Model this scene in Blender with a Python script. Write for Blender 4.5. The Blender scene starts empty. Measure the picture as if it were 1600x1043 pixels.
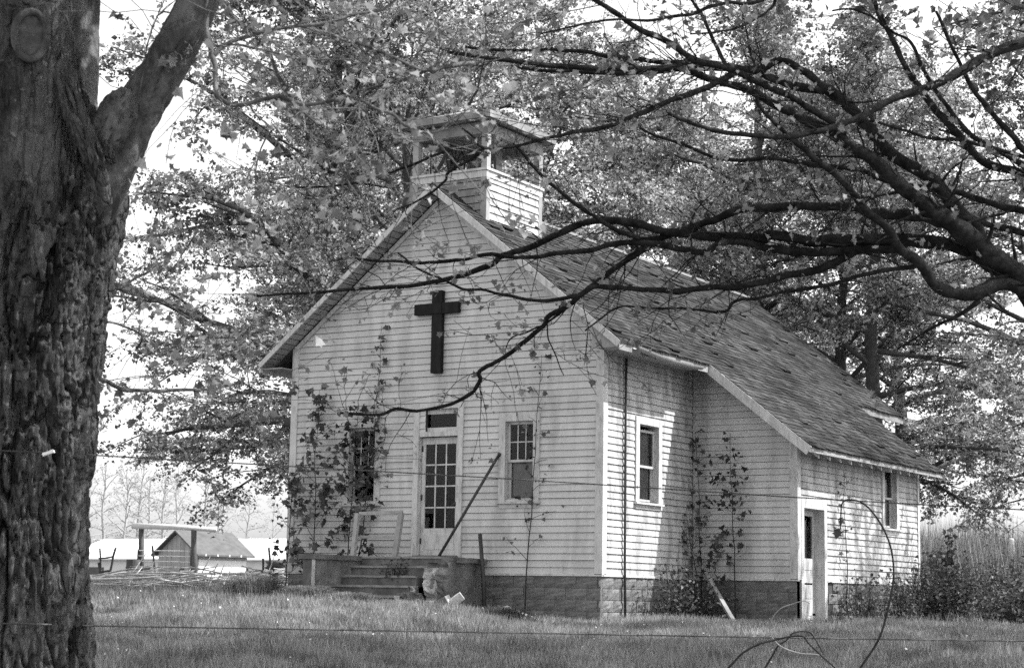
import bpy, math, random
import numpy as np
from mathutils import Vector, noise as mnoise

R_ = math.radians
SC = bpy.context.scene
COL = SC.collection
rng = np.random.default_rng(7)
random.seed(7)

# ------------------------------------------------------------------ camera
CP = np.array([14.3169, -25.959, 0.3726])
YAW, PITCH, ROLL, FPX = -0.5551, 0.1457, 0.0170, 2824.5
CF = np.array([math.sin(YAW)*math.cos(PITCH), math.cos(YAW)*math.cos(PITCH), math.sin(PITCH)])
_rt = np.array([math.cos(YAW), -math.sin(YAW), 0.0]); _up = np.cross(_rt, CF)
CR = math.cos(ROLL)*_rt + math.sin(ROLL)*_up
CU = -math.sin(ROLL)*_rt + math.cos(ROLL)*_up
cam_d = bpy.data.cameras.new('camera'); cam = bpy.data.objects.new('camera', cam_d); COL.objects.link(cam)
cam_d.sensor_width = 36.0; cam_d.lens = FPX/1600*36.0; cam_d.clip_end = 6000; cam_d.clip_start = 0.1
from mathutils import Matrix
m4 = Matrix(((CR[0], CU[0], -CF[0], CP[0]), (CR[1], CU[1], -CF[1], CP[1]), (CR[2], CU[2], -CF[2], CP[2]), (0, 0, 0, 1)))
cam.matrix_world = m4
cam_d.dof.use_dof = True; cam_d.dof.focus_distance = 29.0; cam_d.dof.aperture_fstop = 8.0
SC.camera = cam

# ------------------------------------------------------------------ sky, sun, exposure
SUN = np.array([1.0, 0.6, 1.45]); SUN /= np.linalg.norm(SUN)
world = bpy.data.worlds.new('World'); SC.world = world; world.use_nodes = True
nt = world.node_tree; nt.nodes.clear()
sky = nt.nodes.new('ShaderNodeTexSky'); sky.sky_type = 'NISHITA'; sky.sun_disc = False
sky.sun_elevation = math.asin(SUN[2]); sky.sun_rotation = math.atan2(SUN[0], SUN[1])
sky.air_density = 1.0; sky.dust_density = 2.0; sky.ozone_density = 1.0
sep = nt.nodes.new('ShaderNodeSeparateColor')      # blue-sensitive black-and-white film
bg = nt.nodes.new('ShaderNodeBackground'); bg.inputs['Strength'].default_value = 0.15
wo = nt.nodes.new('ShaderNodeOutputWorld')
nt.links.new(sky.outputs[0], sep.inputs[0]); nt.links.new(sep.outputs[2], bg.inputs['Color']); nt.links.new(bg.outputs[0], wo.inputs[0])
sl = bpy.data.lights.new('sun', 'SUN'); sl.energy = 3.5; sl.angle = R_(0.53); sl.color = (1, 1, 1)
so = bpy.data.objects.new('sun', sl); COL.objects.link(so)
so.rotation_euler = Vector(SUN).to_track_quat('Z', 'Y').to_euler(); so.location = (20, 10, 30)
SC.view_settings.view_transform = 'Standard'; SC.view_settings.look = 'None'
SC.view_settings.exposure = 1.12; SC.view_settings.gamma = 1.0; SC.view_settings.use_curve_mapping = False
cy = SC.cycles
cy.max_bounces = 6; cy.diffuse_bounces = 3; cy.glossy_bounces = 2; cy.transmission_bounces = 4; cy.transparent_max_bounces = 6
cy.use_denoising = False; cy.caustics_reflective = False; cy.caustics_refractive = False
cy.use_adaptive_sampling = True; cy.adaptive_threshold = 0.02

# ------------------------------------------------------------------ pixels of the 1600 px photograph -> points
def ray(px, py): return CF + CR*((px-800)/FPX) - CU*((py-521.5)/FPX)
def at(px, py, d): return CP + ray(px, py)*d
def onp(px, py, axis, val):
    r = ray(px, py); i = 'xyz'.index(axis); return CP + r*((val-CP[i])/r[i])
FH = np.array([CF[0], CF[1]]); FH /= np.linalg.norm(FH); RH = np.array([FH[1], -FH[0]])
def du(x, y): return (x-CP[0])*FH[0]+(y-CP[1])*FH[1], (x-CP[0])*RH[0]+(y-CP[1])*RH[1]
def xy(d, u): return CP[0]+FH[0]*d+RH[0]*u, CP[1]+FH[1]*d+RH[1]*u
def sstep(t): t = np.clip(t, 0, 1); return t*t*(3-2*t)
def gz(x, y):
    d, u = du(np.asarray(x, float), np.asarray(y, float))
    b = np.interp(d, [-60, 4, 9, 22, 32, 85, 300, 3000], [-1.2, -1.2, -.30, -.03, .04, .72, 1.6, 4])
    l = .27*sstep((1.5-u)/4.5)*sstep((d-14)/12)
    n = .03*np.sin(x*.9+1.3*np.sin(y*.5))*np.cos(y*.8+.6*np.sin(x*.37))
    return b+l+n
def gzf(x, y): return float(gz(x, y))
def ground_at(px, py):
    r = ray(px, py)
    for d in np.arange(6, 400, .1):
        p = CP+r*d
        if p[2] < gzf(p[0], p[1]): return p
    return CP+r*80

# ------------------------------------------------------------------ materials (the photograph is black and white: all greys)
def new_mat(name):
    m = bpy.data.materials.new(name); m.use_nodes = True
    n = m.node_tree; n.nodes.clear(); o = n.nodes.new('ShaderNodeOutputMaterial'); return m, n, o
def val_mix(n, a, b, fac_socket):
    mr = n.nodes.new('ShaderNodeMapRange'); mr.inputs['To Min'].default_value = a; mr.inputs['To Max'].default_value = b
    n.links.new(fac_socket, mr.inputs['Value']); return mr
def M(name, lo, hi, scale=4, stretch=(1, 1, 1), rough=.9, bump=0, bscale=None, bstretch=None, rnd=0, fmin=.3, fmax=.7, detail=6, spec=.2, dirt=None):
    m, n, o = new_mat(name)
    tc = n.nodes.new('ShaderNodeTexCoord')
    def nz(sc, st, det=detail):
        mp = n.nodes.new('ShaderNodeMapping'); mp.inputs['Scale'].default_value = st
        n.links.new(tc.outputs['Object'], mp.inputs[0])
        t = n.nodes.new('ShaderNodeTexNoise'); t.inputs['Scale'].default_value = sc; t.inputs['Detail'].default_value = det
        t.inputs['Roughness'].default_value = .65
        n.links.new(mp.outputs[0], t.inputs['Vector']); return t
    t = nz(scale, stretch)
    mr = val_mix(n, lo, hi, t.outputs['Fac']); mr.inputs['From Min'].default_value = fmin; mr.inputs['From Max'].default_value = fmax
    v = mr.outputs[0]
    if dirt:
        t2 = nz(dirt[0], dirt[1]); m2 = val_mix(n, 1-dirt[2], 1.0, t2.outputs['Fac']); m2.inputs['From Min'].default_value = dirt[3]; m2.inputs['From Max'].default_value = dirt[4]
        mu = n.nodes.new('ShaderNodeMath'); mu.operation = 'MULTIPLY'; n.links.new(v, mu.inputs[0]); n.links.new(m2.outputs[0], mu.inputs[1]); v = mu.outputs[0]
    if rnd:
        oi = n.nodes.new('ShaderNodeObjectInfo'); m3 = val_mix(n, 1-rnd, 1+rnd, oi.outputs['Random'])
        mu = n.nodes.new('ShaderNodeMath'); mu.operation = 'MULTIPLY'; n.links.new(v, mu.inputs[0]); n.links.new(m3.outputs[0], mu.inputs[1]); v = mu.outputs[0]
    b = n.nodes.new('ShaderNodeBsdfPrincipled'); b.inputs['Roughness'].default_value = rough; b.inputs['Specular IOR Level'].default_value = spec
    n.links.new(v, b.inputs['Base Color'])
    if bump:
        t3 = nz(bscale or scale, bstretch or stretch, 8); bp = n.nodes.new('ShaderNodeBump'); bp.inputs['Strength'].default_value = bump; bp.inputs['Distance'].default_value = .03
        n.links.new(t3.outputs['Fac'], bp.inputs['Height']); n.links.new(bp.outputs[0], b.inputs['Normal'])
    n.links.new(b.outputs[0], o.inputs[0]); return m
def leaf_mat(name, lo, hi, trans=.45, rough=.5, nscale=.9, namp=.45):
    m, n, o = new_mat(name)
    g = n.nodes.new('ShaderNodeNewGeometry'); mr = val_mix(n, lo, hi, g.outputs['Random Per Island'])
    tc = n.nodes.new('ShaderNodeTexCoord'); t_ = n.nodes.new('ShaderNodeTexNoise'); t_.inputs['Scale'].default_value = nscale; t_.inputs['Detail'].default_value = 4; n.links.new(tc.outputs['Object'], t_.inputs['Vector'])
    m2 = val_mix(n, 1-namp, 1+namp, t_.outputs['Fac']); m2.inputs['From Min'].default_value = .35; m2.inputs['From Max'].default_value = .65
    mu = n.nodes.new('ShaderNodeMath'); mu.operation = 'MULTIPLY'; n.links.new(mr.outputs[0], mu.inputs[0]); n.links.new(m2.outputs[0], mu.inputs[1])
    b = n.nodes.new('ShaderNodeBsdfPrincipled'); b.inputs['Roughness'].default_value = rough; b.inputs['Specular IOR Level'].default_value = .3
    t = n.nodes.new('ShaderNodeBsdfTranslucent'); mx = n.nodes.new('ShaderNodeMixShader'); mx.inputs[0].default_value = trans
    n.links.new(mu.outputs[0], b.inputs['Base Color']); n.links.new(mu.outputs[0], t.inputs['Color'])
    n.links.new(b.outputs[0], mx.inputs[1]); n.links.new(t.outputs[0], mx.inputs[2]); n.links.new(mx.outputs[0], o.inputs[0]); return m
def bark_mat(name, lo, hi):
    m, n, o = new_mat(name); tc = n.nodes.new('ShaderNodeTexCoord')
    mp = n.nodes.new('ShaderNodeMapping'); mp.inputs['Scale'].default_value = (1, 1, .28); n.links.new(tc.outputs['Object'], mp.inputs[0])
    w = n.nodes.new('ShaderNodeTexNoise'); w.inputs['Scale'].default_value = 6; w.inputs['Detail'].default_value = 5; n.links.new(mp.outputs[0], w.inputs['Vector'])
    ad = n.nodes.new('ShaderNodeMixRGB'); ad.blend_type = 'ADD'; ad.inputs[0].default_value = .16; n.links.new(mp.outputs[0], ad.inputs[1]); n.links.new(w.outputs['Color'], ad.inputs[2])
    v = n.nodes.new('ShaderNodeTexVoronoi'); v.feature = 'DISTANCE_TO_EDGE'; v.inputs['Scale'].default_value = 17; n.links.new(ad.outputs[0], v.inputs['Vector'])
    vr = n.nodes.new('ShaderNodeMapRange'); vr.inputs['From Max'].default_value = .16; n.links.new(v.outputs['Distance'], vr.inputs['Value'])
    f = n.nodes.new('ShaderNodeTexNoise'); f.inputs['Scale'].default_value = 70; f.inputs['Detail'].default_value = 8; f.inputs['Roughness'].default_value = .75; n.links.new(mp.outputs[0], f.inputs['Vector'])
    h = n.nodes.new('ShaderNodeMath'); h.operation = 'MULTIPLY_ADD'; h.inputs[1].default_value = .9; n.links.new(f.outputs['Fac'], h.inputs[0]); n.links.new(vr.outputs[0], h.inputs[2])
    bp = n.nodes.new('ShaderNodeBump'); bp.inputs['Strength'].default_value = 1.0; bp.inputs['Distance'].default_value = .028; n.links.new(h.outputs[0], bp.inputs['Height'])
    t = n.nodes.new('ShaderNodeTexNoise'); t.inputs['Scale'].default_value = 5; t.inputs['Detail'].default_value = 9; t.inputs['Roughness'].default_value = .75; n.links.new(mp.outputs[0], t.inputs['Vector'])
    cm = val_mix(n, lo, hi, t.outputs['Fac']); cm.inputs['From Min'].default_value = .36; cm.inputs['From Max'].default_value = .66
    l = n.nodes.new('ShaderNodeTexNoise'); l.inputs['Scale'].default_value = 23; l.inputs['Detail'].default_value = 3; n.links.new(tc.outputs['Object'], l.inputs['Vector'])
    lm = val_mix(n, 0, .14, l.outputs['Fac']); lm.inputs['From Min'].default_value = .64; lm.inputs['From Max'].default_value = .72
    sm = n.nodes.new('ShaderNodeMath'); sm.operation = 'ADD'; n.links.new(cm.outputs[0], sm.inputs[0]); n.links.new(lm.outputs[0], sm.inputs[1])
    b = n.nodes.new('ShaderNodeBsdfPrincipled'); b.inputs['Roughness'].default_value = 1; b.inputs['Specular IOR Level'].default_value = .03
    n.links.new(sm.outputs[0], b.inputs['Base Color']); n.links.new(bp.outputs[0], b.inputs['Normal']); n.links.new(b.outputs[0], o.inputs[0]); return m
def isl_mat(name, lo, hi, nscale=1.5, rough=.9, stretch=(1, 1, 1)):
    m, n, o = new_mat(name)
    g = n.nodes.new('ShaderNodeNewGeometry'); mr = val_mix(n, lo, hi, g.outputs['Random Per Island'])
    tc = n.nodes.new('ShaderNodeTexCoord'); mp = n.nodes.new('ShaderNodeMapping'); mp.inputs['Scale'].default_value = stretch
    n.links.new(tc.outputs['Object'], mp.inputs[0])
    t = n.nodes.new('ShaderNodeTexNoise'); t.inputs['Scale'].default_value = nscale; t.inputs['Detail'].default_value = 5; n.links.new(mp.outputs[0], t.inputs['Vector'])
    m2 = val_mix(n, .45, 1.45, t.outputs['Fac']); m2.inputs['From Min'].default_value = .32; m2.inputs['From Max'].default_value = .68
    mu = n.nodes.new('ShaderNodeMath'); mu.operation = 'MULTIPLY'; n.links.new(mr.outputs[0], mu.inputs[0]); n.links.new(m2.outputs[0], mu.inputs[1])
    b = n.nodes.new('ShaderNodeBsdfPrincipled'); b.inputs['Roughness'].default_value = rough; b.inputs['Specular IOR Level'].default_value = .15
    n.links.new(mu.outputs[0], b.inputs['Base Color']); n.links.new(b.outputs[0], o.inputs[0]); return m
def glass_mat(name):
    m, n, o = new_mat(name)
    tr = n.nodes.new('ShaderNodeBsdfTransparent'); tr.inputs[0].default_value = (.72, .72, .72, 1)
    gl = n.nodes.new('ShaderNodeBsdfGlossy'); gl.inputs['Roughness'].default_value = .03; gl.inputs[0].default_value = (.45, .45, .45, 1)  # grey gloss dims the reflection, standing in for dark trees opposite
    fr = n.nodes.new('ShaderNodeFresnel'); fr.inputs[0].default_value = 1.5
    ns = n.nodes.new('ShaderNodeTexNoise'); ns.inputs['Scale'].default_value = 5; bp = n.nodes.new('ShaderNodeBump'); bp.inputs['Strength'].default_value = .12
    n.links.new(ns.outputs[0], bp.inputs['Height']); n.links.new(bp.outputs[0], gl.inputs['Normal'])
    mx = n.nodes.new('ShaderNodeMixShader'); n.links.new(fr.outputs[0], mx.inputs[0]); n.links.new(tr.outputs[0], mx.inputs[1]); n.links.new(gl.outputs[0], mx.inputs[2])
    n.links.new(mx.outputs[0], o.inputs[0]); return m
MAT = dict(
    siding=M('weathered_siding', .54, .66, 1.6, (1, 1, .5), .8, .08, 18, (.6, .6, 6), rnd=.06, dirt=(1.5, (1.6, 1.6, .3), .22, .38, .52)),
    siding_worn=M('peeling_siding', .42, .60, 3, (1.5, 1.5, .7), .8, .10, 20, (1, 1, 5), rnd=.07, dirt=(2.2, (2, 2, .5), .38, .40, .54)),
    trim=M('painted_trim', .50, .68, 5, (1, 1, .5), .7, .2, 20, rnd=.05, dirt=(8, (2, 2, .5), .3, .35, .52)),
    sheath=M('sheathing_shade_line', .05, .09, 4),  # dark so that the board gaps read as shade lines
    block=M('concrete_block', .16, .30, 6, rough=.95, bump=.6, bscale=30, rnd=.12, dirt=(2, (1, 1, .6), .35, .4, .6)),
    mortar_lit_tread=M('mortar_lit_tread', .20, .32, 10, bump=.3),
    concrete=M('old_concrete', .12, .25, 5, rough=.95, bump=.4, bscale=25, dirt=(3, (1, 1, .5), .35, .4, .6)),
    concrete_pale=M('broken_concrete', .34, .6, 9, rough=.95, bump=.6, bscale=20),
    roofdeck=M('roof_deck', .12, .2, 6), shingle=isl_mat('worn_shingles', .014, .058, 1.3, .85, (1.2, .45, 1.2)),
    soffit=M('soffit_wood', .26, .42, 6, (1, 4, 1), rnd=.12), dark_wood=M('stained_wood', .010, .028, 8, (1, 1, .3), .8, .4, 30, (3, 3, .3), spec=.15),
    iron=M('rusty_iron', .02, .05, 20, rough=.6, spec=.5), bronze=M('bell_metal', .03, .06, 10, rough=.4, spec=.6),
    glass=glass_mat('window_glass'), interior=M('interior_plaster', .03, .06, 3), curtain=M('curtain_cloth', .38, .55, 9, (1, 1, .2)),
    plaster=M('old_board', .35, .5, 6), bark=bark_mat('maple_bark', .022, .21),
    bark_smooth=M('branch_bark', .018, .06, 12, (1, 1, 1), .9, .9, 45, dirt=(14, (1, 1, 1), .5, .42, .58), spec=.08), bark_limb_lit=M('sunlit_limb_bark', .09, .22, 10, (1, 1, .5), .9, .8, 30, dirt=(9, (1, 1, .6), .5, .42, .58), spec=.05), weathered=M('weathered_grey_board', .16, .34, 5, (1, 1, .6), .9, .2, 20, rnd=.12), scar=M('heartwood', .05, .12, 20),  # the left tree's limb bark has sunlight put into its paler grey
    bark_far=M('far_bark', .05, .10, 6), bark_hazed=M('hazed_twig_bark', .30, .42, 6),  # far twigs paled to paint in haze and sunlight
    leaf=leaf_mat('maple_leaf_far', .06, .56, .5, .5, .6, .5), leaf_near=leaf_mat('maple_leaf_young', .10, .40, .5), leaf_dark=leaf_mat('sapling_leaf', .04, .15, .3), leaf_hazed=leaf_mat('hazed_spring_leaf', .3, .5, .4),
    weed=leaf_mat('weed_leaf', .05, .16, .3), grass=leaf_mat('grass_blade', .12, .42, .45, .6, 1.7, .5), drygrass=leaf_mat('dry_grass', .22, .42, .3, .7),
    soil=M('turf_soil', .09, .15, 1.2, bump=.4, bscale=12), white=M('white_paint', .72, .82, 4), tin=M('tin_roof', .7, .8, 3, rough=.5), far_wall=M('far_whitewash', .66, .78, 2),
    shedwood=M('shed_boards', .28, .42, 4, (1, 1, .2), rnd=.12), shedroof=M('shed_roof', .09, .15, 3), wire=M('wire', .02, .04, 10, rough=.5, spec=.5),
    stick=M('bleached_sticks', .35, .6, 10, rnd=.2), cane=M('bramble_cane', .02, .05, 12), cane_pale=M('dry_cane', .2, .32, 12), log=M('peeled_log', .5, .65, 5, (1, 1, 1)), post=M('post_wood', .06, .12, 6, (1, 1, .3)),
)

# ------------------------------------------------------------------ mesh helpers
class Acc:
    def __init__(s): s.V = []; s.F = []; s.n = 0
    def add(s, v, *faces):
        v = np.asarray(v, np.float32).reshape(-1, 3); s.V.append(v)
        for f in faces: s.F.append(np.asarray(f, np.int32)+s.n)
        s.n += len(v)
    def box(s, c, sz, ax=None):
        c = np.asarray(c, float); h = np.asarray(sz, float)/2
        k = np.array([[i, j, l] for l in (-1, 1) for j in (-1, 1) for i in (-1, 1)], float)*h
        if ax is not None: k = k @ np.asarray(ax, float)
        s.add(k+c, BOXF)
    def mesh(s, name, smooth=False):
        V = np.concatenate(s.V); L = np.concatenate([f.ravel() for f in s.F]); T = np.concatenate([np.full(len(f), f.shape[1], np.int32) for f in s.F])
        me = bpy.data.meshes.new(name); me.vertices.add(len(V)); me.vertices.foreach_set('co', V.ravel())
        me.loops.add(len(L)); me.loops.foreach_set('vertex_index', L); me.polygons.add(len(T))
        st = np.zeros(len(T), np.int32); st[1:] = np.cumsum(T)[:-1]
        me.polygons.foreach_set('loop_start', st); me.polygons.foreach_set('loop_total', T)
        me.polygons.foreach_set('use_smooth', np.full(len(T), bool(smooth)))
        me.update(calc_edges=True); me.validate(); return me
BOXF = np.array([[0, 2, 3, 1], [4, 5, 7, 6], [0, 1, 5, 4], [1, 3, 7, 5], [3, 2, 6, 7], [2, 0, 4, 6]])
def link(name, me, mat, parent=None):
    o = bpy.data.objects.new(name, me); COL.objects.link(o)
    if me is not None and mat is not None and len(me.materials) == 0: me.materials.append(MAT[mat] if isinstance(mat, str) else mat)
    if parent is not None: o.parent = parent
    return o
def obj(name, acc, mat, parent=None, smooth=False): return link(name, acc.mesh(name, smooth), mat, parent)
def tag(o, label=None, cat=None, group=None, kind=None):
    if label: o['label'] = label
    if cat: o['category'] = cat
    if group: o['group'] = group
    if kind: o['kind'] = kind
    return o
def thing(name, label, cat, group=None, loc=None):
    o = bpy.data.objects.new(name, None); COL.objects.link(o); o.empty_display_size = .2
    if loc is not None: o.location = loc
    return tag(o, label, cat, group)
def keep(o, parent):       # parts are modelled in world space: undo the parent's offset
    o.parent = parent; o.matrix_parent_inverse = Matrix.Translation(-parent.location); return o
def part(name, acc, mat, parent, smooth=False):
    o = obj(name, acc, mat, None, smooth)
    if parent.type == 'EMPTY': keep(o, parent)
    else: o.parent = parent
    return o
def boxo(name, lo, hi, mat, parent=None):
    a = Acc(); lo = np.array(lo, float); hi = np.array(hi, float); a.box((lo+hi)/2, np.abs(hi-lo))
    return part(name, a, mat, parent) if parent is not None else obj(name, a, mat)
def frame_ax(d, upv=(0, 0, 1)):
    d = np.asarray(d, float); d = d/np.linalg.norm(d); u = np.asarray(upv, float)
    if abs(d@u) > .98: u = np.array([1., 0, 0])
    r = np.cross(d, u); r /= np.linalg.norm(r); w = np.cross(r, d); return d, r, w
def beam_acc(a, p0, p1, w, h, upv=(0, 0, 1)):
    p0 = np.asarray(p0, float); p1 = np.asarray(p1, float); d, r, u = frame_ax(p1-p0, upv)
    a.box((p0+p1)/2, (np.linalg.norm(p1-p0), w, h), np.array([d, r, u]))
def beamo(name, p0, p1, w, h, mat, parent=None, upv=(0, 0, 1)):
    a = Acc(); beam_acc(a, p0, p1, w, h, upv); return part(name, a, mat, parent) if parent is not None else obj(name, a, mat)
def tube_acc(a, pts, rad, sides=8, cap=True):
    P = np.asarray(pts, float); n = len(P); rad = np.broadcast_to(np.asarray(rad, float), (n,))
    T = np.gradient(P, axis=0); T /= (np.linalg.norm(T, axis=1, keepdims=True)+1e-9)
    r0 = np.cross(T[0], (0.31, .22, .93) if abs(T[0][2]) < .9 else (1, 0, 0)); r0 /= np.linalg.norm(r0)
    N = np.zeros((n, 3)); N[0] = r0
    for i in range(1, n):
        v = N[i-1]-T[i]*(N[i-1]@T[i]); N[i] = v/(np.linalg.norm(v)+1e-9)
    B = np.cross(T, N); th = np.arange(sides)*2*math.pi/sides
    V = P[:, None]+rad[:, None, None]*(np.cos(th)[None, :, None]*N[:, None]+np.sin(th)[None, :, None]*B[:, None])
    i = np.arange(n-1)[:, None]*sides; j = np.arange(sides)[None]; j2 = (j+1) % sides
    F = np.stack([i+j, i+j2, i+sides+j2, i+sides+j], -1).reshape(-1, 4)
    V = V.reshape(-1, 3)
    if cap and sides > 2:
        a.add(V, F, np.array([list(range(sides))[::-1]]), np.array([[(n-1)*sides+k for k in range(sides)]]))
    else: a.add(V, F)
def smooth_poly(P, k=4):
    P = np.asarray(P, float); n = len(P)
    if n < 3: return P
    Q = np.vstack([2*P[0]-P[1], P, 2*P[-1]-P[-2]]); out = []
    for i in range(n-1):
        p0, p1, p2, p3 = Q[i:i+4]
        for t in np.arange(k)/k:
            out.append(.5*((2*p1)+(-p0+p2)*t+(2*p0-5*p1+4*p2-p3)*t*t+(-p0+3*p1-3*p2+p3)*t**3))
    out.append(P[-1]); return np.array(out)
def unit(v): return v/(np.linalg.norm(v, axis=-1, keepdims=True)+1e-9)
def leaves_acc(a, C, size, g, droop=.35, maple=False, wr=.8):
    """leaf-sized faces at points C"""
    n = len(C)
    if n == 0: return
    ax = unit(g.normal(size=(n, 3))*[1, 1, .6]+[0, 0, -droop]); nn = unit(g.normal(size=(n, 3))*.75+[0, 0, .8])
    b = unit(np.cross(nn, ax)); nn = np.cross(ax, b); s = (size*g.uniform(.4, 1.4, n))[:, None]
    if maple:
        prof = np.array([[0, 0], [.10, .30], [.02, .62], [.38, .45], [.55, .70], [.62, .34], [1.0, 0.0], [.62, -.34], [.55, -.70], [.38, -.45], [.02, -.62], [.10, -.30]])
        prof = prof*[1, .8]
    else: prof = np.array([[0, 0], [.42, wr/2], [1, 0], [.42, -wr/2]])
    k = len(prof)
    bend = (np.abs(prof[:, 1]))*.35
    V = C[:, None]+s[:, :, None]*(prof[None, :, :1]*ax[:, None]+prof[None, :, 1:]*b[:, None]+(bend-.15*prof[:, 0]**2)[None, :, None]*nn[:, None])
    a.add(V.reshape(-1, 3), (np.arange(n)[:, None]*k+np.arange(k)[None]))

# ------------------------------------------------------------------ ground
def make_ground():
    dd = np.concatenate([[-60, -20, 0], np.arange(3, 50, .5), np.arange(50, 110, 2), [120, 150, 200, 300, 600, 1500, 3500]])
    uu = np.concatenate([[-3000, -1000, -400, -200, -120, -80], np.arange(-60, 20, .7), [22, 26, 32, 40, 60, 100, 200, 500, 1500, 3000]])
    D, U = np.meshgrid(dd, uu, indexing='ij'); X, Y = xy(D, U); Z = gz(X, Y); n, m = D.shape
    a = Acc(); i = np.arange(n-1)[:, None]*m+np.arange(m-1)[None]
    a.add(np.stack([X, Y, Z], -1), np.stack([i, i+1, i+m+1, i+m], -1).reshape(-1, 4)); o = obj('ground', a, 'soil', None, True); o['kind'] = 'structure'
make_ground()

# ------------------------------------------------------------------ church
W, H0, LS, LP, LL, LB = 6.462, .80, 3.42, 1.97, 6.28, 12.6
XR = -W/2; ZR = 7.55; SLOPE = .795; OX = .52; OY = .40; ZE = ZR-SLOPE*(OX-XR)
LY0, LY1 = LS, LS+LL; LEX = 2.40; LRO = .45
def roof_z(x): return ZR-SLOPE*abs(x-XR)
church = thing('church', 'abandoned small white clapboard church with belfry and side lean-to', 'church', None, (XR, 0, gzf(XR, 0)))
WF = lambda s, z, n: (s, -n, z)
WS = lambda s, z, n: (n, s, z)
WLF = lambda s, z, n: (s, LS-n, z)
WLS = lambda s, z, n: (LP+n, s, z)
WLB = lambda s, z, n: (s, LY1+n, z)
WB = lambda s, z, n: (-W-n, s, z)
def wbox(a, Wf, s0, s1, z0, z1, n0, n1):
    p = np.array([Wf(s, z, n) for n in (n0, n1) for z in (z0, z1) for s in (s0, s1)]); a.add(p, BOXF)
def wboxo(name, Wf, s0, s1, z0, z1, n0, n1, mat, parent):
    a = Acc(); wbox(a, Wf, s0, s1, z0, z1, n0, n1); return part(name, a, mat, parent)
def wall(name, Wf, s0, s1, z0, zt, openings, mat, topf=None, exposure=.1135, corner=(.11, .11)):
    """sheathing with the openings left out, then every clapboard as its own piece"""
    a = Acc(); ss = sorted({s0, s1}|{o[0] for o in openings}|{o[1] for o in openings}); zz = sorted({z0, zt}|{o[2] for o in openings}|{min(o[3], zt) for o in openings})
    for i in range(len(ss)-1):
        for j in range(len(zz)-1):
            sm, zm = (ss[i]+ss[i+1])/2, (zz[j]+zz[j+1])/2
            if any(o[0] < sm < o[1] and o[2] < zm < o[3] for o in openings): continue
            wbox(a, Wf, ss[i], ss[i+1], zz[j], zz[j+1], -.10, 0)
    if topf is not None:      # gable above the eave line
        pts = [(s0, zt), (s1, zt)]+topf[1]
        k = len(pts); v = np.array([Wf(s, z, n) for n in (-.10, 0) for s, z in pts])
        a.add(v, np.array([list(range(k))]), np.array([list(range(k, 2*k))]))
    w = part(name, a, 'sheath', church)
    z = z0
    ztop = topf[0] if topf else zt
    while z < ztop-.02:
        z1 = min(z+exposure-.007, ztop)  # gap bares the dark sheathing, drawing the shade line between courses
        zm = (z+z1)/2
        if topf and z1 > zt-.02: lo0, hi0 = topf[2](z); lo1, hi1 = topf[2](z1)
        else: lo0, hi0, lo1, hi1 = s0+corner[0], s1-corner[1], s0+corner[0], s1-corner[1]
        segs = [(lo0, hi0)]
        for o in openings:
            if o[2]-.03 < zm < o[3]+.03:
                new = []
                for p, q in segs:
                    if o[1] <= p or o[0] >= q: new.append((p, q)); continue
                    if o[0]-p > .03: new.append((p, o[0]))
                    if q-o[1] > .03: new.append((o[1], q))
                segs = new
        for p, q in segs:
            pt = lo1 if p == lo0 else p; qt = hi1 if q == hi0 else q
            if qt-pt < .02: pt = qt = (pt+qt)/2; qt += .02
            b = Acc(); jit = rng.uniform(-.0025, .0025, 4); lip = .026+rng.uniform(-.003, .004)
            v = np.array([Wf(p, z+jit[0], -.003), Wf(q, z+jit[1], -.003), Wf(pt, z1, -.003), Wf(qt, z1, -.003),
                          Wf(p, z+jit[0], lip), Wf(q, z+jit[1], lip+jit[2]), Wf(pt, z1, .008), Wf(qt, z1, .008)])
            b.add(v, BOXF); part('clapboard', b, mat, w)
        z += exposure
    return w
# openings (s0, s1, z0, z1)
O_DOOR = (-3.64, -2.82, 1.07, 3.15); O_TR = (-3.52, -2.83, 3.22, 3.63)
O_WL = (-5.15, -4.57, 2.02, 3.36); O_WR = (-1.86, -1.30, 2.02, 3.36)
O_WS = (1.23, 1.95, 2.06, 3.37); O_LD = (3.66, 4.60, -.1, 2.05); O_LW = (7.68, 8.36, 1.88, 3.02)
gab = lambda z: (max(-W, XR-(ZR-.10-z)/SLOPE), min(0, XR+(ZR-.10-z)/SLOPE))
ZW = roof_z(0)-.09
def gabl(z):
    lo, hi = gab(z); return (max(lo, -W+.11), min(hi, -.11))
fw = wall('front_wall', WF, -W, 0, H0, ZW, [O_DOOR, O_TR, O_WL, O_WR], 'siding', (ZR-.16, [(0, ZW), (XR, ZR-.10), (-W, ZW)][1:2], gabl))
sw = wall('side_wall', WS, 0, LS, H0, ZW, [O_WS], 'siding_worn', None)
ltop = lambda s: roof_z(s)-.09
def lgab(z):
    return (.03, min(LP-.11, XR+(ZR-.10-z)/SLOPE))
lfw = wall('lean_to_front_wall', WLF, 0, LP, H0, ltop(LP), [], 'siding', (ltop(0)-.02, [(0, ltop(0))], lgab), .1135, (.03, .11))
lsw = wall('lean_to_side_wall', WLS, LS, LY1, H0, ltop(LP), [O_LD, O_LW], 'siding_worn', None)
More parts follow.
